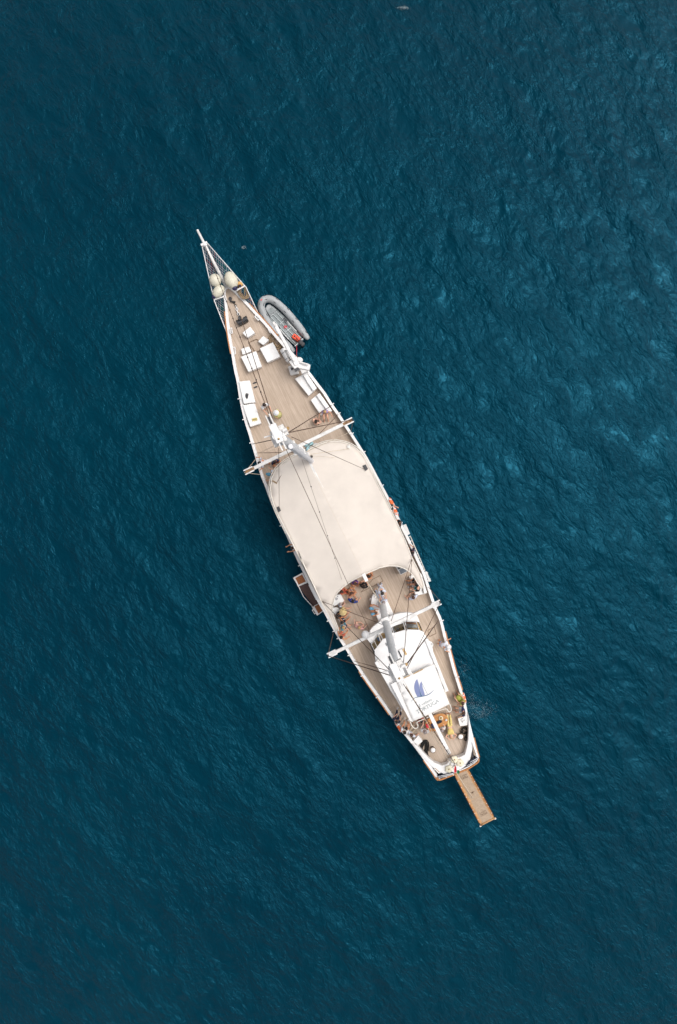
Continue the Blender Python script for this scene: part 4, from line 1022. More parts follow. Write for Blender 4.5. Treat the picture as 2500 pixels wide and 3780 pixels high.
for k in range(8):
    a = k*math.pi/4; l_ = 0.26 if k % 2 == 0 else 0.15; c = gp(0.40, 0.52, 0.017)
    d = Vector((math.cos(a+0.4), math.sin(a+0.4), 0)); n_ = Vector((-d.y, d.x, 0))*0.025
    mb.add([c-n_, c+d*l_, c+n_], [(0, 1, 2)])
mb.build('printed_compass_star', MARK, gang)
def gmap_f(u0, u1, dz=0.017):
    pass
def gang_letters(text, u, h, v0, v1):
    tot = sum(GL[c][0] for c in text); x = 0.0
    for c in text:
        wd_, st_ = GL[c]; mb = MB()
        def pt(a, b):
            v = v0+(v1-v0)*((x+a)/tot); return gp(u-(b*h), v, 0.017)
        for s_ in st_:
            if s_[0] == 'arc':
                _, cx, cy, rx, ry, a0, a1 = s_; P = [pt(cx+rx*math.cos(R(a0+(a1-a0)*k/10)), cy+ry*math.sin(R(a0+(a1-a0)*k/10))) for k in range(11)]
            else: P = [pt(*s_[0]), pt(*s_[1])]
            for i in range(len(P)-1):
                d = (P[i+1]-P[i]).normalized(); nn = Vector((-d.y, d.x, 0))*0.009
                mb.add([P[i]-nn, P[i+1]-nn, P[i+1]+nn, P[i]+nn], [(0, 1, 2, 3)])
        if mb.v: mb.build('printed_letter', MARK, gang)
        x += wd_
gang_letters('il veliero', 0.085, 0.035, 0.28, 0.76); gang_letters('TORTUGA', 0.135, 0.038, 0.28, 0.76)
gang_letters('il veliero', 0.805, 0.035, 0.28, 0.76); gang_letters('TORTUGA', 0.855, 0.038, 0.28, 0.76)

# ---- standing rigging
def stay(a, b, r=0.024, m_='stay', sag=0.0, name='stay', parent=ship):
    a, b = Vector(a), Vector(b); n = 14 if sag else 1
    pts = [a.lerp(b, k/n)-Vector((0, 0, sag*4*(k/n)*(1-k/n))) for k in range(n+1)]
    mb = MB(); mb.tube(pts, r, 6); return mb.build(name, M[m_], parent), pts
def light_string(a, b, sag, r=0.016, every=1.1, parent=ship):
    o, pts = stay(a, b, r, 'stay', sag, 'light_string', parent)
    mb = MB(); L_ = (Vector(b)-Vector(a)).length; k = int(L_/every)
    for i in range(1, k):
        u = i/k; p = Vector(a).lerp(Vector(b), u)-Vector((0, 0, sag*4*u*(1-u)))
        mb.ell(p-Vector((0, 0, 0.05)), (0.04, 0.04, 0.06), None, 8, 6)
    bo = mb.build('bulbs', M['dark'], o, smooth=True); bo['kind'] = 'stuff'
def rail(px): return BZ(px, 0.05)
hF = on(fb, 17.6); hA = on(ab, 17.6)
fo = lambda a, s_, z=17.6: on(fb, z)+AFT3*a+STB3*s_
ao = lambda a, s_, z=17.6: on(ab, z)+AFT3*a+STB3*s_
light_string(fo(-0.85, 0, 18.4), W(q('a', 225, 250), 4.4), 0.15)
stay(fo(-0.85, 0.08, 18.4), W(q('a', 605, 1005), 3.3), 0.018)
stay(fo(-0.1, 0.35), rail(q('b', 1228, 575)), 0.022); stay(fo(-0.1, 0.35), fr_, 0.022)
stay(fo(-0.1, -0.3), rail(q('b', 385, 985)), 0.022); stay(fo(0.3, -0.3, 17.4), rail(q('c', 265, 980)), 0.013)
stay(fo(0.1, 0.4, 17.4), rail(q('c', 1240, 528)), 0.014)
stay(fo(0.1, -0.35, 17.2), rail(q('b', 445, 1085)), 0.008, 'palerope')
stay(on(fb, SPR), rail(q('b', 440, 1080)), 0.018); stay(on(fb, SPR-0.2), rail(q('b', 1300, 672)), 0.018)
stay(on(fb, SPR-1.0), rail(q('b', 1440, 850)), 0.014, 'palerope', 0.25)
stay(fr_, rail(q('b', 1442, 845)), 0.020); stay(fl_, rail(q('b', 470, 1312)), 0.018, 'palerope'); stay(fl_, rail(q('b', 425, 1140)), 0.018, 'palerope')
stay(on(fb, 4.5), W(q('c', 1010, 282), 2+CZ+0.25), 0.016, 'palerope'); stay(on(fb, 4.4), rail(q('c', 1165, 400)), 0.010, 'palerope')
stay(W(q('c', 395, 385), 2+CZ+0.25), W(q('c', 238, 645), 2+CZ+0.2), 0.014)
stay(fo(0.5, 0, 18.0), W(q('m', 372, 1530), ab.z+SPR), 0.012, 'stay', 0.0)
light_string(fo(0.5, -0.05, 9.0), W(q('e', 258, 185), 2+CZ+0.30), 0.1, 0.008, 1.7)
stay(on(fb, 5.0), W(q('c', 1150, 1590), 2+CZ+0.75), 0.006, 'palerope')
# aft mast
cR = W(q('k', 830, 1458), 2+CZ+0.02); cL = W(q('l', 725, 895), 2+CZ+0.02)
stay(on(ab, SPR)+STB3*0.3, cR, 0.017); stay(ao(0.0, 0.35), cR, 0.017)
stay(on(ab, SPR)-STB3*0.2, cL, 0.017); stay(ao(0.0, -0.3), cL, 0.019)
stay(cL, W(q('l', 1110, 580), 2+CZ+0.1), 0.010, 'palerope'); stay(cR, W(q('k', 400, 1560), 2+CZ+0.1), 0.010, 'palerope')
stay(ao(0.25, 0.4), ar_, 0.017); stay(ao(0.1, 0.4), rail(q('f', 1062, 182)), 0.017); stay(ao(0.2, 0.45, 17.2), rail(q('f', 1050, 205)), 0.017)
stay(al_, rail((1231, 2338)), 0.024); stay(al_, ao(0.3, -0.35, 17.4), 0.022); stay(rail((1307, 2440)), ao(0.2, -0.35, 17.0), 0.017)
stay(ar_, rail(q('d', 1330, 460)), 0.020)
stay(ar_, W(q('d', 1160, 745), ab.z+SPR-1.5), 0.012, 'palerope'); stay(al_.lerp(ar_, 0.3), W(q('e', 360, 990), 2.9), 0.012, 'rope')
stay(e1, on(ab, 1.9), 0.024, 'palerope'); 
flag_foot = dq('g', 1130, 1392, 1.3)
light_string(ao(0.6, 0.02, 18.3), flag_foot, 0.12, 0.020)
sp_ = W(q('g', 1030, 1345), 3.9)
stay(ao(0.6, 0.08, 18.3), sp_, 0.020, 'palerope'); stay(sp_, gp(0.5, 0.37, 0.05), 0.018, 'palerope')
stay(ao(0.2, 0.1, 17.8), W(q('f', 510, 940), 4.6), 0.012, 'palerope')

# ================================================================== LOOSE THINGS ON BOARD
def pad(fr, pts, h, label, name='sun_pad', cat='sun pad', group=None, back=None, base=0.0):
    top = [dq(fr, x, y, h) for x, y in pts]; z = sum(p.z for p in top)/len(top)
    for p in top: p.z = z
    c = sum(top, Vector())/len(top)
    r_ = root(name, (c.x, c.y, z-h), label, cat, group)
    mb = MB(); mb.prism(top, zb=z-h+0.1); mb.build('cushion', M['cushion'], r_, bevel=0.045, bseg=4)
    mb = MB(); mb.prism([p.lerp(c, 0.06) for p in top], zb=z-h); 
    mb.v = [(x, y, min(zz, z-h+0.1)) for x, y, zz in mb.v]; mb.build('base', M['white2'], r_)
    if back:
        b = [dq(fr, x, y, h+0.22) for x, y in back]; zb = sum(p.z for p in b)/len(b)
        for p in b: p.z = zb
        mb = MB(); mb.prism(b, zb=z+0.003); mb.build('backrest', M['cushion'], r_, bevel=0.04, bseg=4)
    return r_
pad('a', [(622, 1185), (705, 1117), (760, 1188), (678, 1240)], 0.42, 'small square white pouf nearest the black windlass', 'pouf', 'pouf', 'white poufs on the foredeck')
pad('a', [(790, 1278), (845, 1217), (910, 1262), (848, 1318)], 0.42, 'small square white pouf touching the right-hand big white cube', 'pouf', 'pouf', 'white poufs on the foredeck')
pad('a', [(608, 1356), (692, 1330), (722, 1385), (625, 1422)], 0.36, 'small white pouf tucked against the left-hand big white cube', 'pouf', 'pouf', 'white poufs on the foredeck')
pad('a', [(808, 1350), (950, 1285), (1032, 1442), (892, 1506)], 0.55, 'big square white cube seat beside the tan rope pile', 'cube_seat', 'pouf', 'white poufs on the foredeck')
pad('a', [(605, 1440), (770, 1380), (832, 1548), (688, 1605)], 0.55, 'big square white cube seat crossed by the two bow lines', 'cube_seat', 'pouf', 'white poufs on the foredeck')
pad('b', [(236, 312), (355, 300), (414, 540), (290, 553)], 0.45, 'white sun lounge by left rail with a grey bag on it', 'sun_lounge', 'lounge', 'white lounges on the foredeck', [(236, 312), (270, 308), (322, 550), (290, 555)])
pad('b', [(276, 566), (405, 546), (478, 765), (360, 800)], 0.45, 'white sun lounge by left rail with a yellow garment on it', 'sun_lounge', 'lounge', 'white lounges on the foredeck', [(276, 566), (315, 560), (398, 788), (360, 802)])
pad('b', [(836, 282), (955, 222), (1072, 392), (985, 468)], 0.45, 'white sofa on the right beside the crane', 'sofa', 'sofa', 'white sofas on the foredeck', [(920, 240), (962, 218), (1075, 385), (1035, 420)])
pad('b', [(1006, 512), (1100, 437), (1238, 630), (1118, 680)], 0.45, 'white sofa on the right with a woman in purple sitting at its end', 'sofa', 'sofa', 'white sofas on the foredeck', [(1068, 462), (1104, 436), (1240, 628), (1200, 648)])
pad('k', [(772, 1792), (850, 1762), (1010, 2010), (1062, 2128), (905, 2168), (842, 2000)], 0.42, 'white corner sofa at the aft right edge of the canopy', 'sofa', 'sofa', None, [(985, 1730), (1010, 1740), (1122, 2108), (1062, 2128)])
pad('r', [(742, 1192), (910, 990), (1058, 1188), (888, 1338)], 0.5, 'white square bench at the stern next to the black rope heap', 'bench', 'bench')
pad('g', [(1176, 662), (1318, 618), (1330, 776), (1212, 792)], 0.5, 'white square bench at the stern with a dark strap bag on it', 'bench', 'bench')
pad('l', [(945, 1030), (1050, 1020), (1105, 1085), (1085, 1130), (990, 1165), (945, 1110)], 0.6, 'pale rounded seat by the people at the left canopy edge', 'seat', 'seat')
# board with a round wheel emblem
tb = [dq('l', x, y, 0.75) for x, y in ((985, 800), (1020, 765), (1110, 750), (1178, 880), (1160, 905), (958, 1002), (955, 900))]; 
zt = sum(p.z for p in tb)/len(tb)
for p in tb: p.z = zt
c = sum(tb, Vector())/len(tb); c.z = zt-0.75
rt = root('white_table', c, 'white table with a round dark emblem under the left canopy edge', 'table')
mb = MB(); mb.prism(tb, depth=0.06); mb.build('table_top', M['white'], rt, bevel=0.015)
mb = MB(); mb.cyl(c, 0.06, 0.69, 10); mb.cyl(c, 0.28, 0.03, 14); mb.build('pedestal', M['steel'], rt)
ep = W(q('l', 1020, 842), zt+0.006); mb = MB(); mb.torus(ep, 0.075, 0.012, None, 20, 5)
for k in range(3): mb.tube([ep, ep+Vector((0.075*math.cos(k*2.094+0.5), 0.075*math.sin(k*2.094+0.5), 0))], 0.012, 5)
mb.build('round_emblem', M['navy'], rt)
mb = MB(); mb.prism([W(q('l', x, y), zt+0.012) for x, y in ((1025, 770), (1062, 800), (1032, 800))], depth=0.008); mb.build('dark_mark', M['navy'], rt)
# locker box with grey lid
bx_ = [dq('k', x, y, 0.95) for x, y in ((505, 1592), (620, 1598), (760, 1690), (612, 1768))]; zt = sum(p.z for p in bx_)/4
for p in bx_: p.z = zt
c = sum(bx_, Vector())/4; lb = root('drinks_locker', (c.x, c.y, zt-0.95), 'white locker with grey lid under the aft canopy edge', 'locker')
mb = MB(); mb.prism(bx_, depth=0.95); mb.build('cabinet', M['white2'], lb, bevel=0.02)
mb = MB(); mb.prism([W(q('k', x, y), zt+0.02) for x, y in ((585, 1668), (665, 1622), (745, 1690), (618, 1752))], depth=0.03); mb.build('lid', M['greybox'], lb, bevel=0.01)
mb = MB(); mb.prism([W(q('k', x, y), zt+0.02) for x, y in ((545, 1628), (612, 1608), (630, 1632), (580, 1660))], depth=0.03); mb.build('grille', M['black'], lb)

# round white stools with dark rims at the stern
for x, y, lab in ((1225, 960, 'round white stool near the right-hand black rope coil'), (780, 1175, 'round white stool next to the left-hand black rope heap')):
    p = dq('g', x, y, 0.42); b = Vector((p.x, p.y, deckz(p.x, p.y))); s_ = root('round_stool', b, lab, 'stool', 'white stools at the stern')
    mb = MB(); mb.tube([b, b+Vector((0, 0, 0.36))], [0.14, 0.18], 20); mb.build('drum', M['dark'], s_, auto=40)
    mb = MB(); mb.torus(b+Vector((0, 0, 0.37)), 0.185, 0.024, None, 24, 8); mb.build('rim', M['hatchline'], s_, smooth=True)
    mb = MB(); mb.ell(b+Vector((0, 0, 0.38)), (0.17, 0.17, 0.07), None, 20, 8); mb.build('seat_pad', M['cushion'], s_, smooth=True)

# oval varnished table
tc_ = dq('g', 838, 728, 0.75); tb_ = Vector((tc_.x, tc_.y, deckz(tc_.x, tc_.y)))
ot = root('oval_table', tb_, 'oval varnished wooden table under the aft boom', 'table')
mb = MB(); dv = pdir((0.887, -0.46)); dv3 = Vector((dv.x, dv.y, 0)); dn = Vector((-dv.y, dv.x, 0))
mb.prism([tc_+dv3*(0.80*math.copysign(abs(math.cos(a))**0.85, math.cos(a)))+dn*(0.50*math.copysign(abs(math.sin(a))**0.85, math.sin(a))) for a in [2*math.pi*k/40 for k in range(40)]], depth=0.05); mb.build('table_top', M['tablewood'], ot, bevel=0.01)
for s_ in (-0.4, 0.4): 
    mb = MB(); mb.cyl(tb_+dv3*s_, 0.05, 0.7, 10); mb.cyl(tb_+dv3*s_, 0.2, 0.03, 12); mb.build('pedestal', M['white'], ot)
TZ = tc_.z
def bag(fr, x, y, z, size, yaw, material, label, name='bag', cat='bag', strap=True):
    p = W(q(fr, x, y), z); r_ = root(name, p, label, cat)
    mb = MB(); mb.box(p+Vector((0, 0, size[2]/2)), size, yaw); mb.build('pouch', material, r_, bevel=min(size)*0.3, bseg=4)
    if strap:
        d = Vector((math.cos(yaw), math.sin(yaw), 0)); mb = MB()
        mb.tube([p+Vector((0, 0, size[2]))+d*(size[0]*0.4*math.cos(a))+Vector((0, 0, size[0]*0.25*math.sin(a))) for a in [math.pi*k/8 for k in range(9)]], 0.012, 5); mb.build('strap', M['black'], r_)
    return r_
bag('g', 690, 775, TZ+0.002, (0.20, 0.26, 0.12), 0.35, M['red'], 'red bag lying on the oval wooden table', strap=False)
bag('g', 785, 775, TZ+0.002, (0.22, 0.34, 0.14), 0.5, cloth((0.03, 0.04, 0.10)), 'navy bag on the oval wooden table left of the boom')
bag('g', 880, 712, TZ+0.002, (0.34, 0.18, 0.13), 0.45, cloth((0.02, 0.022, 0.035)), 'black bag on the oval wooden table right of the boom')
p = W(q('g', 905, 652), TZ+0.002); hb = root('bowl', p, 'white bowl on the far end of the oval wooden table', 'bowl'); mb = MB(); mb.tube([p, p+Vector((0, 0, 0.03)), p+Vector((0, 0, 0.09))], [0.07, 0.11, 0.14], 18); mb.build('shell', M['creamcush'], hb, auto=40); mb = MB(); mb.ell(p+Vector((0, 0, 0.08)), (0.10, 0.10, 0.05)); mb.build('contents', M['tan'], hb, smooth=True)
p = W(q('g', 990, 680), TZ+0.002); cpz = root('cup', p, 'small pale cup at the right edge of the wooden table', 'cup'); mb = MB(); mb.tube([p, p+Vector((0, 0, 0.12))], [0.05, 0.065], 14); mb.build('wall', M['steel'], cpz, auto=40); mb = MB(); mb.torus(p+Vector((0, 0, 0.12)), 0.065, 0.008, None, 16, 5); mb.build('rim', M['white'], cpz)
p = W(q('g', 742, 808), TZ+0.002); cpz = root('mug', p, 'dark blue mug near the red bag on the table', 'cup'); mb = MB(); mb.cyl(p, 0.045, 0.10, 12); mb.build('wall', M['navy'], cpz, auto=40); mb = MB(); mb.torus(p+Vector((0.05, 0, 0.05)), 0.03, 0.008, Matrix.Rotation(R(90), 3, 'X'), 12, 5); mb.build('handle', M['navy'], cpz)
bag('b', 325, 470, dq('b', 325, 470, 0.47).z, (0.18, 0.34, 0.10), -0.2, M['dark'], 'grey bag on the forward left sun lounge')
bag('b', 410, 722, dq('b', 410, 722, 0.47).z, (0.34, 0.18, 0.09), 0.2, cloth((0.62, 0.50, 0.20)), 'yellow garment heap on the second left sun lounge', 'garment', 'clothing')
bag('g', 1268, 690, dq('g', 1268, 690, 0.52).z, (0.24, 0.26, 0.08), 0.6, M['cushion'], 'white strap bag on the right stern bench')
for (x, y), lab in (((408, 330), 'black flip-flop on the deck nearest the bow'), ((417, 376), 'black flip-flop on the deck beside the forward lounge')):
    p = dq('b', x, y, 0.0); d = pdir((0.92, -0.36)); yw = math.atan2(d.y, d.x); r_ = root('flip_flop', p, lab, 'sandal', 'pair of black flip-flops')
    mb = MB(); mb.prism([p+Vector((0, 0, 0.03))+Matrix.Rotation(yw, 3, 'Z') @ Vector((0.15*math.cos(a), (0.055+0.012*math.cos(a))*math.sin(a), 0)) for a in [2*math.pi*k/16 for k in range(16)]], depth=0.026); mb.build('sole', M['dark'], r_)
    mb = MB(); mb.tube([p+Matrix.Rotation(yw, 3, 'Z') @ Vector(v) for v in ((-0.01, 0.05, 0.03), (0.05, 0.02, 0.06), (0.09, 0, 0.035), (0.05, -0.02, 0.06), (-0.01, -0.05, 0.03))], 0.010, 5); mb.build('strap', M['black'], r_)

# ropes heaped on deck
def rope_heap(fr, cx, cy, rx, ry, turns, r, material, label, name, base=0.0, seed=1, rot=0.0, tail=None, mess=0.25):
    rg = random.Random(seed); c = dq(fr, cx, cy, base); pts = []
    N_ = turns*14
    for k in range(N_):
        a = 2*math.pi*k/14+0.3*math.sin(k*0.37); t = k/N_; f_ = 0.45+0.55*abs(math.sin(t*9+seed))
        x = math.cos(a)*rx*f_+mess*rx*math.sin(k*0.61+seed); y = math.sin(a)*ry*f_+mess*ry*math.cos(k*0.47+seed*2)
        v = Matrix.Rotation(rot, 3, 'Z') @ Vector((x, y, 0)); pts.append(c+v+Vector((0, 0, r+0.9*r*(t*turns*0.35+0.5*math.sin(k*1.3)**2))))
    if tail: pts += [dq(fr, x, y, base+r) for x, y in tail]
    mb = MB(); mb.tube(smoothpts(pts, 2), r, 6)
    return single(mb, name, c, material, label, 'rope', smooth=True)
rope_heap('a', 985, 1285, 0.36, 0.65, 9, 0.028, M['rope'], 'heap of tan rope on the deck under the crane arm', 'rope_heap', seed=3, rot=0.55)
rope_heap('a', 635, 750, 0.30, 0.42, 7, 0.028, M['rope'], 'tan rope heap lying in the right side of the bow net', 'rope_heap', base=0.25, seed=5, rot=0.45)
rope_heap('g', 634, 1140, 0.23, 0.46, 6, 0.034, M['brope'], 'heap of thick black rope at the left of the stern', 'rope_heap', seed=2, rot=-0.1, tail=[(690, 1240), (712, 1275), (718, 1300)], mess=0.4)
rope_heap('g', 1282, 850, 0.23, 0.25, 2, 0.042, M['brope'], 'coil of thick black rope hanging by the right stern bench', 'rope_heap', base=0.1, seed=4, tail=[(1318, 930), (1295, 970), (1290, 1005), (1315, 1020), (1325, 985), (1310, 950)], mess=0.1)

# fenders in the bow net
def fender(fr, x, y, z, rx, ry, ang, label, tipside=None):
    p = W(q(fr, x, y), z); m_ = Matrix.Rotation(ang, 3, 'Z'); r_ = root('fender', p-Vector((0, 0, rx)), label, 'fender', 'cream fenders in the bow net')
    mb = MB(); mb.ell(p, (rx, ry, rx), m_, 24, 16); mb.build('ball', M['fender'], r_, smooth=True)
    if tipside:
        e = p+m_ @ Vector((0, tipside*ry*0.97, 0.0)); mb = MB(); mb.ell(e, (rx*0.42, ry*0.30, rx*0.42), m_, 16, 10); mb.build('end_cap', M['fendernavy'], r_, smooth=True)
        mb = MB(); mb.torus(e+m_ @ Vector((0, tipside*ry*0.28, 0)), 0.06, 0.018, m_ @ Matrix.Rotation(R(90), 3, 'Y'), 14, 6); mb.build('eye', M['fendernavy'], r_, smooth=True)
    else:
        e = p+m_ @ Vector((rx*0.2, ry*0.9, 0.05)); mb = MB(); mb.ell(e, (0.07, 0.07, 0.07)); mb.build('end_cap', cloth((0.02, 0.13, 0.15)), r_, smooth=True)
fender('p', 330, 208, 3.95, 0.385, 0.41, 0.3, 'round cream fender nearest the bowsprit tip, left of bowsprit')
fender('p', 405, 455, 3.85, 0.33, 0.46, -0.75, 'cream fender with navy end, left of bowsprit next to the hull', -1)
fender('p', 688, 205, 3.95, 0.41, 0.57, 0.42, 'big oval cream fender right of the bowsprit', -1)
p = W(q('p', 880, 290), 3.75); r_ = root('folded_bag', p, 'orange and tan folded bag in the bow net beside a fender', 'bag'); mb = MB(); mb.ell(p, (0.20, 0.15, 0.12), Matrix.Rotation(-0.4, 3, 'Z')); mb.build('pouch', cloth((0.62, 0.36, 0.12)), r_, smooth=True); mb = MB(); mb.ell(p+Vector((0.02, -0.12, 0.05)), (0.09, 0.08, 0.10)); mb.build('end_patch', M['fendernavy'], r_, smooth=True)

# life-raft canister beside the crane
ca, cb_ = dq('a', 1062, 1362, 0.62), dq('a', 1128, 1480, 0.62); r_ = root('liferaft_canister', Vector(((ca.x+cb_.x)/2, (ca.y+cb_.y)/2, deckz(ca.x, ca.y))), 'white liferaft canister with grey straps beside the crane', 'liferaft')
d = (cb_-ca).normalized()
mb = MB(); mb.tube([ca-d*0.06, ca-d*0.04, ca, cb_, cb_+d*0.04, cb_+d*0.06], [0.12, 0.2, 0.235, 0.235, 0.2, 0.12], 18); mb.build('shell', M['white'], r_, auto=40)
for u in (0.3, 0.85):
    c_ = ca.lerp(cb_, u); ax = d; mb = MB(); sd = ax.cross(Vector((0, 0, 1))).normalized()
    mb.tube([c_+sd*0.243*math.cos(a)+Vector((0, 0, 0.243*math.sin(a))) for a in [2*math.pi*k/20 for k in range(20)]], 0.014, 5, closed=True); mb.build('strap', M['dark'], r_)
mb = MB(); mb.box((ca+cb_)/2-Vector((0, 0, 0.42)), (0.9, 0.4, 0.4), math.atan2(d.y, d.x)); mb.build('cradle', M['white2'], r_)

# lifebuoys on the rails
def lifebuoy(a_px, b_px, dz, label, out):
    a = BZ(a_px, dz); b = BZ(b_px, dz); c = (a+b)/2; d = (b-a); d.z = 0; d.normalize(); sd = Vector((-d.y, d.x, 0))*out
    up = (Vector((0, 0, 1))*0.98-sd*0.16).normalized(); nn = d.cross(up)
    m_ = Matrix((d, up, nn)).transposed(); R_ = 0.29
    r_ = root('lifebuoy', c-Vector((0, 0, 0.35)), label, 'lifebuoy', 'orange lifebuoys on the rails')
    mb = MB(); mb.torus(c, R_, 0.085, m_, 28, 10); mb.build('ring', M['orange'], r_, smooth=True)
    for k in range(4):
        an = k*math.pi/2+0.78; mb = MB(); cc = c+m_ @ Vector((R_*math.cos(an), R_*math.sin(an), 0))
        tng = m_ @ Vector((-math.sin(an), math.cos(an), 0))
        mb.tube([cc-tng*0.05, cc+tng*0.05], 0.09, 10); mb.build('band', M['white'], r_, smooth=True)
lifebuoy(q('k', 405, 320), q('k', 480, 450), -0.2, 'orange lifebuoy on the right rail beside the canopy', 1)
lifebuoy(q('k', 490, 500), q('k', 545, 620), -0.3, 'orange lifebuoy on right rail, just aft of the leaning dark-haired person', 1)
lifebuoy(q('r', 225, 650), q('r', 335, 830), -0.2, 'orange lifebuoy on the left stern rail beside the navy-clad person', -1)
lifebuoy(q('g', 1255, 255), q('g', 1300, 410), -0.2, 'orange lifebuoy on the right stern rail behind the woman in green', 1)

# stern: cushions, flag
for (x, y), lab in (((1030, 1472), 'cream star-stitched cushion at the stern left of the flag'), ((1212, 1372), 'cream star-stitched cushion at the stern right of the flag'), ((1120, 1318), 'cream cushion at the stern under the light string')):
    p = dq('g', x, y, 0.56); p.z = 2.865; r_ = root('round_cushion', p, lab, 'cushion', 'cream cushions on the stern bench')
    mb = MB(); vs_ = []; 
    n = 30
    for k in range(n):
        a = 2*math.pi*k/n; rr = 0.25+0.018*math.cos(5*a)
        vs_.append((rr, a))
    top = [p+Vector((rr*0.75*math.cos(a), rr*0.75*math.sin(a), 0.14)) for rr, a in vs_]; mid_ = [p+Vector((rr*math.cos(a), rr*math.sin(a), 0.07)) for rr, a in vs_]; bot = [p+Vector((rr*0.85*math.cos(a), rr*0.85*math.sin(a), 0.0)) for rr, a in vs_]
    P = top+mid_+bot+[p+Vector((0, 0, 0.10))]
    F = [(i, n+i, n+(i+1) % n, (i+1) % n) for i in range(n)]+[(n+i, 2*n+i, 2*n+(i+1) % n, n+(i+1) % n) for i in range(n)]+[(3*n, i, (i+1) % n) for i in range(n)]
    mb.add(P, F); mb.build('pillow', M['creamcush'], r_, smooth=True)
    mb = MB(); mb.ell(p+Vector((0.01, 0, 0.12)), (0.05, 0.05, 0.03)); mb.build('button', M['tan'], r_, smooth=True)
p = dq('g', 1092, 1402, 0.56); p.z = 2.90; mb = MB(); mb.torus(p, 0.15, 0.035, None, 20, 6); single(mb, 'grey_hose_ring', p, M['steel'], 'grey rope ring on the stern bench', 'rope ring', smooth=True)
p = dq('g', 1150, 1440, 0.56); fr_root = root('ensign', Vector((p.x, p.y, 2.86)), 'green white and red flag drooping on its staff at the stern', 'flag')
mb = MB(); top_ = W(q('g', 1135, 1425), 4.5); mb.tube([Vector((p.x, p.y, 2.86)), top_], 0.022, 8); mb.ell(top_, (0.04, 0.04, 0.04)); mb.build('staff', M['varnish'], fr_root)
for (pts, mt) in (([(1128, 1432), (1150, 1440), (1158, 1520), (1122, 1542), (1118, 1490)], 'red'), ([(1150, 1440), (1162, 1452), (1172, 1530), (1158, 1520)], 'flagwhite'), ([(1162, 1500), (1190, 1492), (1212, 1520), (1195, 1550), (1165, 1545)], 'green')):
    P = []; 
    for i, (x, y) in enumerate(pts): P.append(W(q('g', x, y), 4.25-0.35*((y-1430)/110)-0.04*(i % 2)))
    mb = MB(); c_ = sum(P, Vector())/len(P)-Vector((0, 0, 0.05)); mb.add(P+[c_], [(i, (i+1) % len(P), len(P)) for i in range(len(P))])
    o = mb.build('flag_stripe', M[mt], fr_root); sm_ = o.modifiers.new('thick', 'SOLIDIFY'); sm_.thickness = 0.01

# ================================================================== INFLATABLE DINGHY
dz_ = 0.30
tub = [(1335, 1255), (1290, 1200), (1230, 1120), (1170, 1045), (1110, 975), (1050, 915), (985, 862), (925, 832), (872, 838), (838, 872), (832, 925), (858, 1000), (900, 1075), (960, 1160), (1020, 1230), (1085, 1300), (1140, 1355), (1178, 1392)]
TP = smoothpts([W(q('a', x, y), dz_) for x, y in tub], 4)
for k, p in enumerate(TP):
    u = abs(k/(len(TP)-1)-0.5)*2; p.z += 0.28*max(0, 1-u*1.9)**1.2
dc = W(q('a', 1080, 1120), 0.0)
dg = root('inflatable_dinghy', dc, 'grey inflatable dinghy moored beside the bow', 'dinghy')
n = len(TP); rr = [0.255]*n
for k in range(7): rr[k] = 0.255*(0.35+0.65*math.sqrt(min(1, k/6))); rr[n-1-k] = rr[k]
mb = MB(); mb.tube(TP, rr, 16); mb.build('tube', M['hypalon'], dg, smooth=True)
fl = [W(q('a', x, y), 0.18) for x, y in ((880, 900), (915, 875), (960, 905), (1120, 1050), (1260, 1230), (1262, 1262), (1195, 1325), (1150, 1290), (960, 1100), (880, 960))]
mb = MB(); mb.prism(fl, zb=-0.05); mb.build('floor', M['hypalon2'], dg)
mb = MB(); mb.prism([W(q('a', x, y), 0.40) for x, y in ((870, 925), (895, 885), (925, 888), (990, 940), (918, 1005))], depth=0.2); lk2 = mb.build('bow_locker', M['hypalon'], dg, bevel=0.02)
mb = MB(); mb.prism([W(q('a', x, y), 0.415) for x, y in ((890, 960), (935, 908), (978, 942), (920, 995))], depth=0.03); mb.build('locker_lid', M['hypalon2'], lk2, bevel=0.01)
for (a_, b_) in (((925, 1010), (1195, 1300)), ((955, 985), (1225, 1275)), ((990, 965), (1255, 1245))):
    mb = MB(); mb.beam(W(q('a', *a_), 0.22), W(q('a', *b_), 0.22), 0.04, 0.05); mb.build('floor_batten', M['alu'], dg)
for (a_, b_) in (((1025, 1095), (1085, 1045)), ((1090, 1180), (1145, 1130)), ((925, 1010), (990, 958))):
    mb = MB(); mb.beam(W(q('a', *a_), 0.24), W(q('a', *b_), 0.24), 0.045, 0.05); mb.build('cross_bar', M['alu'], dg)
for (a_, b_) in (((1028, 1145), (1120, 1255)), ((1105, 1065), (1205, 1170))):
    mb = MB(); mb.tube([W(q('a', *a_), 0.42), W(q('a', *b_), 0.42)], 0.025, 8); oar = mb.build('oar', M['white'], dg)
    mb = MB(); d = (W(q('a', *a_), 0.42)-W(q('a', *b_), 0.42)).normalized(); p = W(q('a', *a_), 0.42); mb.beam(p, p+d*0.35, 0.12, 0.02); mb.build('oar_blade', M['dark'], oar)
mb = MB(); mb.beam(W(q('a', 1190, 1335), 0.45), W(q('a', 1278, 1252), 0.45), 0.06, 0.36); tr = mb.build('transom', M['alu'], dg, bevel=0.01)
p = W(q('a', 1260, 1300), 0.62); d = pdir((0.72, 0.69)); yw = math.atan2(d.y, d.x)
mb = MB(); mb.box(p, (0.46, 0.30, 0.30), yw); om = mb.build('outboard_motor', M['dark'], dg, bevel=0.09, bseg=4)
mb = MB(); mb.box(p+Vector((0.05, -0.05, -0.5)), (0.14, 0.10, 0.8), yw); mb.ell(p+Vector((0.08, -0.08, -0.85)), (0.2, 0.07, 0.07), Matrix.Rotation(yw, 3, 'Z')); mb.build('motor_leg', M['black'], om)
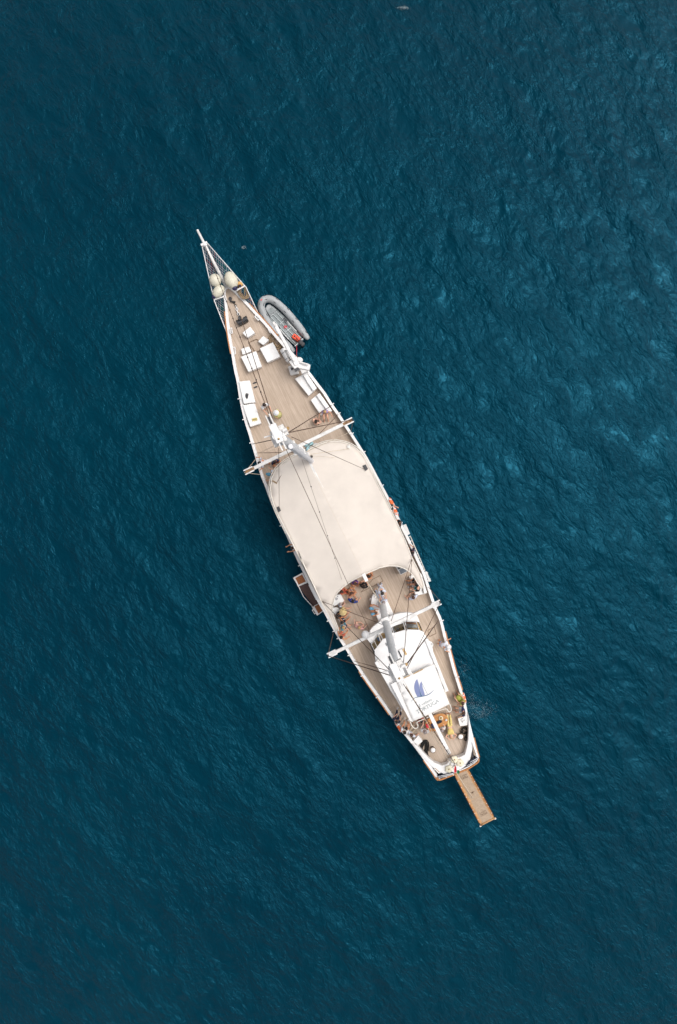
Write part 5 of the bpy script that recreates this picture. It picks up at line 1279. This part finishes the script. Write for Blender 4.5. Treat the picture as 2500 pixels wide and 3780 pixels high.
mb = MB(); d3 = Vector((d.x, d.y, 0)); mb.tube([p-d3*0.2, p-d3*0.5+Vector((0, 0, 0.05))], 0.025, 8); mb.build('tiller', M['black'], om)
for k in range(9):
    i = int(len(TP)*(0.06+0.1*k)); t_ = (TP[min(i+1, n-1)]-TP[i-1]).normalized(); sd = Vector((t_.y, -t_.x, 0))
    for s_ in (0.10, -0.19):
        mb = MB(); c = TP[i]+sd*(s_ if k > 4 else -s_)+Vector((0, 0, 0.235 if abs(s_) < 0.15 else 0.185)); mb.beam(c-t_*0.10, c+t_*0.10, 0.035, 0.03); mb.build('grab_strap', M['dark'], dg)
mb = MB(); mb.beam(W(q('a', 822, 840), 0.82), W(q('a', 838, 825), 0.82), 0.06, 0.03); mb.build('bow_eye', M['red'], dg)
p = W(q('a', 1203, 1245), 0.22); fc = root('fuel_can', p, 'bright red fuel tank in the dinghy by the outboard', 'fuel tank')
mb = MB(); mb.box(p+Vector((0, 0, 0.14)), (0.58, 0.34, 0.28), yw+0.15); mb.build('tank', M['redcan'], fc, bevel=0.07, bseg=4)
mb = MB(); mb.cyl(p+d3*-0.12+Vector((0, 0, 0.28)), 0.05, 0.05, 12); mb.build('cap', M['black'], fc)
mb = MB(); mb.tube([p+d3*-0.02+Vector((0, 0, 0.27)), p+d3*0.05+Vector((0, 0, 0.34)), p+d3*0.18+Vector((0, 0, 0.34)), p+d3*0.24+Vector((0, 0, 0.27))], 0.02, 6); mb.build('handle', cloth((0.3, 0.02, 0.015)), fc)
p = W(q('a', 1085, 1125), 0.2); mb = MB(); mb.tube(smoothpts([p+Vector((0.12*math.cos(k*2.1), 0.09*math.sin(k*1.7), 0.02+0.012*(k % 3))) for k in range(14)], 3), 0.014, 5); single(mb, 'rope_coil', p, M['red'], 'little red cord on the dinghy floor', 'cord', smooth=True)
a_ = W(q('o', 490, 620), 0.55); b_ = BZ(q('o', 490, 900), -0.3); mb = MB(); mb.tube([a_, a_.lerp(b_, 0.5)-Vector((0, 0, 0.15)), b_], 0.02, 6); single(mb, 'mooring_line', a_, M['red'], 'pink line from the dinghy stern to the ship', 'rope')

# ================================================================== PEOPLE
def V(*a): return Vector(a)
def skeleton(pose, arms='lap'):
    """joints in metres, x right, y ahead, z up; z = 0 is what the figure rests on"""
    J = {}
    if pose == 'stand':
        J = dict(pel=V(0, 0, .93), wst=V(0, .01, 1.10), che=V(0, 0, 1.29), nk=V(0, .0, 1.46), jaw=V(0, .035, 1.545), hd=V(0, .02, 1.63), cr=V(0, .01, 1.70))
        legs = [((s*.10, 0, .87), (s*.11, .03, .48), (s*.115, -.02, .09), (s*.13, .13, .035)) for s in (-1, 1)]
    elif pose == 'sit':      # seat at 0.44 m below hips; z = 0 is the floor
        J = dict(pel=V(0, 0, .55), wst=V(0, -.02, .72), che=V(0, .0, .92), nk=V(0, .03, 1.09), jaw=V(0, .075, 1.175), hd=V(0, .06, 1.26), cr=V(0, .05, 1.33))
        legs = [((s*.10, .03, .53), (s*.14, .44, .52), (s*.13, .47, .10), (s*.14, .62, .035)) for s in (-1, 1)]
    elif pose == 'floor':    # sitting on the deck, knees up
        J = dict(pel=V(0, 0, .12), wst=V(0, -.02, .29), che=V(0, .02, .48), nk=V(0, .07, .65), jaw=V(0, .12, .73), hd=V(0, .11, .82), cr=V(0, .10, .89))
        legs = [((s*.10, .03, .11), (s*.16, .36, .36), (s*.13, .56, .07), (s*.14, .70, .035)) for s in (-1, 1)]
    elif pose == 'cross':    # sitting cross-legged on the deck
        J = dict(pel=V(0, 0, .12), wst=V(0, -.01, .29), che=V(0, .03, .48), nk=V(0, .08, .65), jaw=V(0, .13, .73), hd=V(0, .12, .82), cr=V(0, .11, .89))
        legs = [((s*.10, .04, .11), (s*.30, .24, .16), (s*-.02, .34, .07), (s*-.14, .30, .05)) for s in (-1, 1)]
    elif pose == 'legs':     # sitting with legs stretched out
        J = dict(pel=V(0, 0, .12), wst=V(0, -.06, .29), che=V(0, -.10, .47), nk=V(0, -.11, .64), jaw=V(0, -.07, .73), hd=V(0, -.085, .81), cr=V(0, -.10, .88))
        legs = [((s*.10, .03, .11), (s*.13, .44, .14), (s*.12, .84, .07), (s*.14, .90, .17)) for s in (-1, 1)]
    elif pose == 'lie':      # on the back, head toward -y
        J = dict(pel=V(0, 0, .12), wst=V(0, -.17, .12), che=V(0, -.36, .12), nk=V(0, -.53, .12), jaw=V(0, -.62, .16), hd=V(0, -.70, .13), cr=V(0, -.77, .11))
        legs = [((s*.09, .06, .11), (s*.10, .46, .13), (s*.10, .86, .08), (s*.13, .90, .20)) for s in (-1, 1)]
    elif pose == 'lean':     # standing, bent over a rail ahead
        J = dict(pel=V(0, 0, .92), wst=V(0, .07, 1.06), che=V(0, .19, 1.20), nk=V(0, .31, 1.31), jaw=V(0, .40, 1.35), hd=V(0, .42, 1.43), cr=V(0, .43, 1.50))
        legs = [((s*.10, -.02, .86), (s*.11, -.02, .48), (s*.115, -.12, .09), (s*.13, .03, .035)) for s in (-1, 1)]
    J['legs'] = [[V(*p) for p in l] for l in legs]
    arms_ = []
    fwd = (J['jaw']-J['nk']); up = (J['nk']-J['che']).normalized()
    for s in (-1, 1):
        if pose == 'lie':
            sh = J['che']+V(s*.17, -.10, 0)
            if arms == 'up': el, wr = sh+V(s*.20, -.14, .0), sh+V(s*.02, -.32, .02)
            else: el, wr = sh+V(s*.12, .26, -.02), sh+V(s*.10, .50, -.03)
        else:
            sh = J['che']+up*.10+V(s*.175, 0, 0)
            if arms == 'down': el, wr = sh+V(s*.07, -.02, -.27), sh+V(s*.06, .07, -.51)
            elif arms == 'fwd': el, wr = sh+V(s*.06, .18, -.20), sh+V(s*.02, .42, -.18)
            elif arms == 'up': el, wr = sh+V(s*.22, .04, .14), sh+V(s*.06, .02, .36)
            elif arms == 'wide': el, wr = sh+V(s*.17, .04, -.20), sh+V(s*.24, .22, -.28)
            elif arms == 'back': el, wr = sh+V(s*.10, -.16, -.24), sh+V(s*.12, -.26, -.46)
            else: el, wr = sh+V(s*.08, .05, -.26), sh+V(-s*.02, .24, -.34)
        arms_.append((sh, el, wr))
    J['arms'] = arms_
    return J
PCOUNT = [0]
def skin_obj(name, verts, edges, radii, material, parent, rootv=0, sub=1):
    me = bpy.data.meshes.new(name); me.from_pydata([tuple(v) for v in verts], edges, []); me.materials.append(material); me.update()
    o = bpy.data.objects.new(name, me); COL.objects.link(o); o.parent = parent
    sk = o.modifiers.new('skin', 'SKIN'); sk.use_smooth_shade = True
    lay = me.skin_vertices[0] if me.skin_vertices else None
    if lay is None:
        bm = bmesh.new(); bm.from_mesh(me); bm.verts.layers.skin.verify(); bm.to_mesh(me); bm.free(); lay = me.skin_vertices[0]
    for i, r in enumerate(radii):
        rx, ry = (r if isinstance(r, tuple) else (r, r)); lay.data[i].radius = (rx, ry); lay.data[i].use_root = (i == rootv)
    ss = o.modifiers.new('smooth', 'SUBSURF'); ss.levels = sub; ss.render_levels = sub
    return o
class SK:
    def __init__(self): self.v = []; self.e = []; self.r = []
    def a(self, p, r, par=None):
        self.v.append(Vector(p)); self.r.append(r); i = len(self.v)-1
        if par is not None: self.e.append((par, i))
        return i
def hand(sk, wr, el, i0, side):
    d = (wr-el).normalized(); sd = d.cross(V(0, 0, 1))
    if sd.length < .1: sd = V(1, 0, 0)
    sd.normalize(); nn = sd.cross(d); s_ = 1 if sd.x*side < 0 else -1
    pm = sk.a(wr+d*.05, .026, i0)
    for k, (o, l) in enumerate(((-.030, .062), (-.010, .075), (.011, .070), (.031, .055))):
        b = sk.a(wr+d*.095+sd*o, .0095, pm); t = sk.a(wr+d*(.095+l*.55)+sd*o*1.15-nn*.012, .0088, b); sk.a(wr+d*(.095+l)+sd*o*1.2-nn*.034, .0078, t)
    b = sk.a(wr+d*.035+sd*(.038*s_)-nn*.006, .011, pm); sk.a(wr+d*.075+sd*(.060*s_)-nn*.018, .009, b)
def person(px, pose, face, label, top=None, bottom=(0.1, 0.1, 0.12), hair='dark', hat=None, skin=0, arms='lap', z=None, sc=1.0, dress=False, longlegs=False, sleeves=True, shoes=None, nohair=False, seat=None):
    J = skeleton(pose, arms); hd = J['hd']
    yv = pdir(face); yaw = math.atan2(yv.y, yv.x)-math.pi/2
    mrot = Matrix.Rotation(yaw, 3, 'Z')
    p = D(px, 0.8) if z is None else W(px, z)
    for _ in range(3):
        base = (deckz(p.x, p.y) if z is None else z)
        hz = base+hd.z*sc; ph = W(px, hz); off = mrot @ (V(hd.x, hd.y, 0)*sc); p = ph-off
    base = (deckz(p.x, p.y) if z is None else z)
    rt_ = root('person', (p.x, p.y, base), label, 'person', 'people aboard the ship')
    rt_.rotation_euler = (0, 0, yaw); rt_.scale = (sc, sc, sc)
    sm = SKIN[skin]
    K = SK()
    pel = K.a(J['pel'], (.14, .11)); ws = K.a(J['wst'], (.13, .10), pel); ch = K.a(J['che'], (.155, .115), ws); nk = K.a(J['nk'], .055, ch)
    jw = K.a(J['jaw'], .072, nk); hdv = K.a(J['hd'], .102, jw); K.a(J['cr'], .070, hdv)
    fdir = V(0, 1, 0) if pose != 'lie' else V(0, 0, 1)
    K.a(J['hd']*0.6+J['jaw']*0.4+fdir*.105, .016, hdv)                       # nose
    for s in (-1, 1): K.a(J['hd']*0.75+J['jaw']*0.25+V(s*.105, 0, 0), .018, hdv)   # ears
    for k, (sh, el, wr) in enumerate(J['arms']):
        s = K.a(sh, .066, ch); e = K.a(sh.lerp(el, .95), .048, s); f = K.a(el.lerp(wr, .35), .044, e); w_ = K.a(wr, .028, f); hand(K, wr, el, w_, -1 if k == 0 else 1)
    for l in J['legs']:
        h_ = K.a(l[0], .088, pel); t = K.a(l[0].lerp(l[1], .5), .076, h_); kn = K.a(l[1], .056, t); cf = K.a(l[1].lerp(l[2], .3), .055, kn); an = K.a(l[2], .036, cf); K.a(l[3], .032, an)
    skin_obj('body', K.v, K.e, K.r, sm, rt_)
    g = 1.17
    if top is not None:
        C = SK(); a0 = C.a(J['pel']+(J['wst']-J['pel'])*.15, (.165, .14)); a1 = C.a(J['wst'], (.165, .135), a0); a2 = C.a(J['che'], (.18, .15), a1); C.a(J['che'].lerp(J['nk'], .55), .09, a2)
        for sh, el, wr in J['arms']:
            s = C.a(sh, .095, a2); C.a(sh.lerp(el, .9 if sleeves else .15), .082, s)
        skin_obj('shirt', C.v, C.e, C.r, cloth(top), rt_)
    if bottom is not None:
        C = SK(); a0 = C.a(J['pel'], (.146, .122)); a1 = C.a(J['pel'].lerp(J['wst'], .5), (.135, .108), a0)
        for l in J['legs']:
            h_ = C.a(l[0], .104, a0); 
            if longlegs:
                t = C.a(l[0].lerp(l[1], .5), .092, h_); kn = C.a(l[1], .075, t); C.a(l[1].lerp(l[2], .9), .06, kn)
            else: C.a(l[0].lerp(l[1], .62), .095, h_)
        skin_obj('trousers' if longlegs else 'shorts', C.v, C.e, C.r, cloth(bottom), rt_)
    if dress:
        mb = MB(); a_, k1, k2 = J['pel'], J['legs'][0][1], J['legs'][1][1]; km = (k1+k2)/2
        mb.tube([J['wst'], J['pel'], J['pel'].lerp(km, .5)+V(0, 0, .03), km+V(0, 0, .02)], [.14, .18, .23, .27], 14)
        o = mb.build('skirt', cloth(top), None, smooth=True); o.parent = rt_
    # hair / hat / eyes / shoes
    back = V(0, -1, 0) if pose != 'lie' else V(0, -.4, -1)
    hm = MB()
    if not nohair:
        hm.ell(J['hd']+V(0, 0, .022 if pose != 'lie' else .0)+back*.022, (.108, .118, .108), None, 14, 10)
        if hair in ('dark', 'brown', 'blond') and PCOUNT[0] % 3 == 0: hm.ell(J['nk']+back*.07+V(0, 0, .05), (.075, .05, .12), None, 10, 8)
        o = hm.build('hair', HAIR[hair], None, smooth=True); o.parent = rt_
    if hat is not None:
        hm = MB(); c = J['hd']+V(0, -.005, .055); hm.ell(c, (.125, .132, .095), None, 16, 8)
        if hat[1] > 0: hm.tube([c+V(0, 0.02, -.015), c+V(0, 0.02, 0.0)], [.125+hat[1], .12+hat[1]], 22)
        else: hm.ell(c+V(0, .11, -.015), (.085, .10, .018), None, 12, 6)
        o = hm.build('hat', cloth(hat[0]), None, smooth=True); o.parent = rt_
    em = MB()
    for s in (-1, 1): em.ell(J['hd']+fdir*.092+V(s*.036, 0, .01 if pose != 'lie' else 0), (.013, .013, .010), None, 8, 6)
    em.ell(J['jaw']+fdir*.074, (.024, .010, .008), None, 8, 6)
    o = em.build('face_features', M['eye'], None, smooth=True); o.parent = rt_
    if shoes is not None:
        for l in J['legs']:
            sm_ = MB(); a_, b_ = l[2]-(l[3]-l[2])*.25, l[3]+(l[3]-l[2])*.25; a_ = V(a_.x, a_.y, max(.05, a_.z-.03)) if pose not in ('lie', 'legs') else a_
            sm_.tube([a_, a_.lerp(b_, .5), b_], [.048, .052, .04], 10); o = sm_.build('shoe', cloth(shoes), None, smooth=True); o.parent = rt_
    PCOUNT[0] += 1
    return rt_
WHT = (0.72, 0.71, 0.72); LBL = (0.56, 0.62, 0.72); NVY = (0.016, 0.024, 0.06); BLK = (0.014, 0.014, 0.016)
# foredeck
person(q('b', 510, 566), 'stand', (.6, 1), 'dark-haired person in white shirt walking beside the left lounges', WHT, (0.68, 0.62, 0.52), 'dark', skin=0, arms='fwd', sc=1.0)
person(q('b', 636, 650), 'stand', (.9, .3), 'person in white hat and pale yellow dress near the foremast', (0.60, 0.57, 0.24), None, 'blond', (WHT, .06), 0, 'down', dress=True)
person(q('b', 1160, 640), 'sit', (.1, 1), 'woman in purple top sitting at the end of the right sofa', (0.40, 0.31, 0.58), None, 'blond', skin=0, arms='wide', sleeves=False)
person(q('b', 1066, 738), 'cross', (.35, -1), 'bare-backed dark-haired person sitting on the open deck', None, BLK, 'dark', skin=2)
person(q('b', 455, 1187), 'lean', (-1, .25), 'dark-haired person in white shirt leaning on the rail under the spreader', (0.70, 0.69, 0.76), (0.6, 0.58, 0.55), 'dark', skin=1, arms='wide')
person(q('b', 625, 1180), 'cross', (.6, 1), 'long-haired person in navy sitting on deck by the canopy front', (0.02, 0.03, 0.08), (0.45, 0.08, 0.04), 'dark', skin=1)
person(q('b', 560, 1310), 'lean', (-1, -.2), 'person in blue cap and pale shirt at the left rail', LBL, LBL, 'brown', ((0.09, 0.26, 0.38), 0), 0, 'wide', longlegs=True)
# right and left rails beside the canopy
person(q('k', 452, 500), 'lean', (.9, .3), 'dark-haired person leaning over right rail between two lifebuoys', (0.05, 0.05, 0.04), (0.3, 0.2, 0.08), 'dark', skin=0, arms='fwd')
person(q('k', 835, 1345), 'sit', (-.8, -.3), 'person in dark purple clothes at the right rail beside the folded ladder', (0.035, 0.022, 0.05), (0.03, 0.03, 0.05), 'dark', skin=0, arms='wide')
person(q('k', 590, 800), 'sit', (-.9, -.2), 'bare-armed person in black at the right rail forward of the white panel', BLK, BLK, 'brown', skin=1, arms='fwd')
person(q('c', 400, 1345), 'lean', (-1, .3), 'bare-shouldered person leaning out at the left rail beside the canopy', None, (0.3, 0.2, 0.1), 'brown', skin=1, arms='fwd')
# aft deck under the canopy edge
person(q('e', 572, 150), 'cross', (1, .5), 'bare-backed dark-haired person beside the white boom end', None, (0.4, 0.1, 0.05), 'dark', skin=1)
person(q('e', 515, 258), 'cross', (.3, -1), 'person in a black dress sitting in front of the boom end', BLK, None, 'dark', skin=0, dress=True)
person(q('e', 415, 240), 'cross', (.2, 1), 'brown-haired woman in purple bikini under the canopy edge', (0.12, 0.05, 0.22), (0.12, 0.05, 0.22), 'brown', skin=1, sleeves=False)
person(q('e', 370, 342), 'cross', (.8, -.5), 'tanned bare-chested person in blue shorts', None, (0.02, 0.07, 0.30), 'brown', skin=1)
person(q('e', 262, 328), 'legs', (1, .3), 'tanned person reclining against the left canopy edge', (0.5, 0.10, 0.06), (0.5, 0.10, 0.06), 'brown', skin=1, sleeves=False)
person(q('e', 388, 432), 'cross', (.3, -1), 'dark-haired person in bright blue shirt on the aft deck', (0.012, 0.06, 0.30), (0.012, 0.05, 0.24), 'dark', skin=0, arms='wide')
person(q('e', 245, 470), 'cross', (1, -.2), 'grey-haired person in white shirt by the white table', (0.6, 0.63, 0.7), (0.3, 0.3, 0.32), 'grey', skin=2)
person(q('e', 270, 560), 'sit', (1, .1), 'person wearing a wide straw hat', (0.62, 0.48, 0.22), (0.45, 0.3, 0.12), 'blond', ((0.66, 0.50, 0.24), .12), 0)
person(q('e', 222, 606), 'sit', (1, .5), 'dark-haired person in black behind the straw hat', BLK, BLK, 'dark', skin=1)
person(q('e', 262, 680), 'sit', (.9, -.5), 'bare-shouldered dark-haired person in the group at the left rail', None, NVY, 'dark', skin=1)
person(q('e', 282, 745), 'sit', (.9, .3), 'blond person in turquoise at the left rail', (0.10, 0.36, 0.46), (0.05, 0.1, 0.2), 'blond', skin=0)
person(q('e', 254, 852), 'sit', (.8, -.9), 'bare-chested dark-haired man sitting on the left rail', None, (0.5, 0.12, 0.08), 'dark', skin=1, arms='wide', z=2.3)
person(q('e', 462, 738), 'cross', (.4, -1), 'person in pink sitting on the open aft deck', (0.68, 0.36, 0.34), (0.62, 0.4, 0.36), 'blond', skin=2, arms='wide')
person(q('e', 598, 520), 'stand', (1, .3), 'tanned person in a light blue cap beside the white trunk', None, (0.45, 0.16, 0.06), 'brown', ((0.18, 0.42, 0.60), .0), 1, 'fwd', sc=.95)
person(q('e', 612, 584), 'stand', (1, -.2), 'shorter tanned person in blue cap next to the aft mast', None, (0.48, 0.18, 0.07), 'brown', ((0.18, 0.42, 0.60), .0), 1, 'fwd', sc=.82)
person(q('e', 742, 450), 'legs', (-.5, -1), 'person in pale blue-white clothes sitting on the white trunk', (0.62, 0.67, 0.78), (0.62, 0.67, 0.78), 'grey', skin=0, arms='lap', longlegs=True, z=2.78)
person(q('e', 728, 350), 'lean', (.3, 1), 'person in white shirt with dark cap holding a bottle at the trunk', (0.66, 0.70, 0.80), (0.6, 0.64, 0.74), 'dark', skin=0, arms='fwd', longlegs=True)
person(q('e', 1142, 288), 'sit', (-1, -.1), 'balding person in black top and turquoise shorts on corner sofa', BLK, (0.02, 0.30, 0.32), 'grey', skin=0, arms='fwd', nohair=True, shoes=(0.5, 0.5, 0.52))
person(q('e', 1112, 222), 'sit', (-1, .3), 'brown-haired person half under the canopy on the corner sofa', BLK, BLK, 'brown', skin=1)
person(q('e', 1085, 392), 'cross', (-.5, -1), 'person in pale blue shirt sitting below the corner sofa', (0.58, 0.62, 0.74), (0.3, 0.3, 0.33), 'brown', skin=0, arms='wide', shoes=(0.05, 0.05, 0.04))
person(q('e', 1492, 965), 'lean', (1, .1), 'person in white shirt and white sun hat leaning over the right rail', (0.72, 0.73, 0.80), (0.3, 0.3, 0.4), 'brown', (WHT, .05), 1, 'wide')
# stern
person(q('r', 225, 560), 'sit', (.5, -1), 'person in navy sitting on the left stern rail', NVY, NVY, 'dark', skin=0, longlegs=True, shoes=(0.6, 0.6, 0.6), z=2.35)
person(q('r', 478, 900), 'sit', (.4, -1), 'dark-haired person in white shirt next to the left lifebuoy', WHT, (0.05, 0.05, 0.05), 'dark', skin=1, shoes=(0.6, 0.6, 0.58), arms='fwd', z=2.35)
person(q('r', 705, 985), 'sit', (.7, -.8), 'person in pale blue shirt and beige trousers with brown and blond hair', (0.64, 0.68, 0.76), (0.42, 0.34, 0.25), 'brown', skin=0, longlegs=True, arms='wide')
person(q('r', 1135, 890), 'sit', (.2, -1), 'grey-haired person in wide white shirt by the oval table', (0.70, 0.70, 0.70), (0.4, 0.34, 0.28), 'grey', skin=2, sc=1.06)
person(q('g', 595, 712), 'sit', (.7, .8), 'dark-haired person in red partly under the printed awning', (0.35, 0.06, 0.06), BLK, 'dark', skin=1)
person(q('g', 1072, 965), 'lie', (-.12, -1), 'sunbather in long yellow trousers lying by the oval table', (0.66, 0.50, 0.17), (0.66, 0.52, 0.19), 'blond', skin=0, arms='up', longlegs=True, sleeves=False, z=2.75)
person(q('g', 1255, 415), 'sit', (-.8, -.9), 'brown-haired woman in yellow-green dress at the right stern rail', (0.36, 0.38, 0.07), None, 'brown', skin=0, dress=True, arms='fwd', sleeves=False)
person(q('g', 1268, 580), 'sit', (-1, .1), 'person in navy shirt and white shorts on the right stern bench', (0.018, 0.022, 0.09), (0.66, 0.68, 0.74), 'brown', skin=0, arms='wide')
person(q('g', 925, 850), 'sit', (-.4, -1), 'person in pale clothing half hidden behind the aft boom', (0.66, 0.62, 0.60), (0.5, 0.42, 0.38), 'grey', skin=2)

SEATS = {'grey-haired person in wide white shirt by the oval table': 'grey-haired person in the wide white shirt', 'dark-haired person in red partly under the printed awning': 'person in red by the awning',
         'person in pale clothing half hidden behind the aft boom': 'person half hidden behind the aft boom', 'person wearing a wide straw hat': 'person in the straw hat',
         'dark-haired person in black behind the straw hat': 'person in black behind the straw hat', 'bare-shouldered dark-haired person in the group at the left rail': 'bare-shouldered person at the left rail',
         'blond person in turquoise at the left rail': 'blond person in turquoise', 'brown-haired woman in yellow-green dress at the right stern rail': 'woman in the yellow-green dress',
         'bare-armed person in black at the right rail forward of the white panel': 'bare-armed person in black at the right rail', 'person in dark purple clothes at the right rail beside the folded ladder': 'person in dark purple at the right rail'}
for o in [o for o in list(bpy.data.objects) if o.type == 'EMPTY' and o.name.startswith('person') and o['label'] in SEATS]:
    b = Vector(o.location); b.z = deckz(b.x, b.y); s_ = root('deck_stool', b, 'low white stool under the ' + SEATS[o['label']], 'stool', 'low stools under seated people')
    mb = MB(); mb.box(b+Vector((0, 0, 0.38)), (0.34, 0.34, 0.08), o.rotation_euler[2]); mb.build('seat_pad', M['cushion'], s_, bevel=0.02)
    mb = MB(); mb.tube([b, b+Vector((0, 0, 0.34))], [0.14, 0.11], 12); mb.build('base', M['white2'], s_)
# sun mat under the yellow sunbather
p = dq('g', 1050, 760, 0.4); mb = MB()
r_ = root('low_lounger', Vector((p.x, p.y, deckz(p.x, p.y))), 'low tan lounger beneath the sunbather in yellow', 'lounger')
P = [W(q('g', x, y), 2.74) for x, y in ((985, 600), (1065, 595), (1098, 960), (1020, 970))]
mb.prism(P, depth=0.10); mb.build('mattress', M['creamcush'], r_, bevel=0.03)
mb = MB(); mb.prism([p_.lerp(sum(P, Vector())/4, 0.1)-Vector((0, 0, 0.1)) for p_ in P], zb=deckz(P[0].x, P[0].y)); mb.build('frame', M['varnish'], r_)

# ================================================================== FOAM on the water by the right side of the stern
rg = random.Random(21); mb = MB()
def fleck(px, s):
    c = W(px, 0.10); n = 7; mb.add([c+Vector((s*rg.uniform(.5, 1.2)*math.cos(a), s*rg.uniform(.4, 1.0)*math.sin(a), rg.uniform(-.02, .02))) for a in [2*math.pi*k/n for k in range(n)]], [tuple(range(n))])
for cx, cy, sx, sy, n, sz in ((1740, 2592, 14, 26, 420, 0.011), (1785, 2618, 24, 16, 380, 0.012), (1765, 2640, 20, 8, 200, 0.012), (1712, 2470, 14, 22, 160, 0.010), (1488, 28, 12, 3, 160, 0.016), (900, 913, 5, 3, 40, 0.018)):
    for _ in range(n): fleck((cx+rg.gauss(0, sx), cy+rg.gauss(0, sy)), sz*rg.uniform(.3, 1.3))
o = mb.build('sea_foam', M['foam'], None); o['kind'] = 'stuff'; o['label'] = 'flecks of white foam on the sea beside the stern'
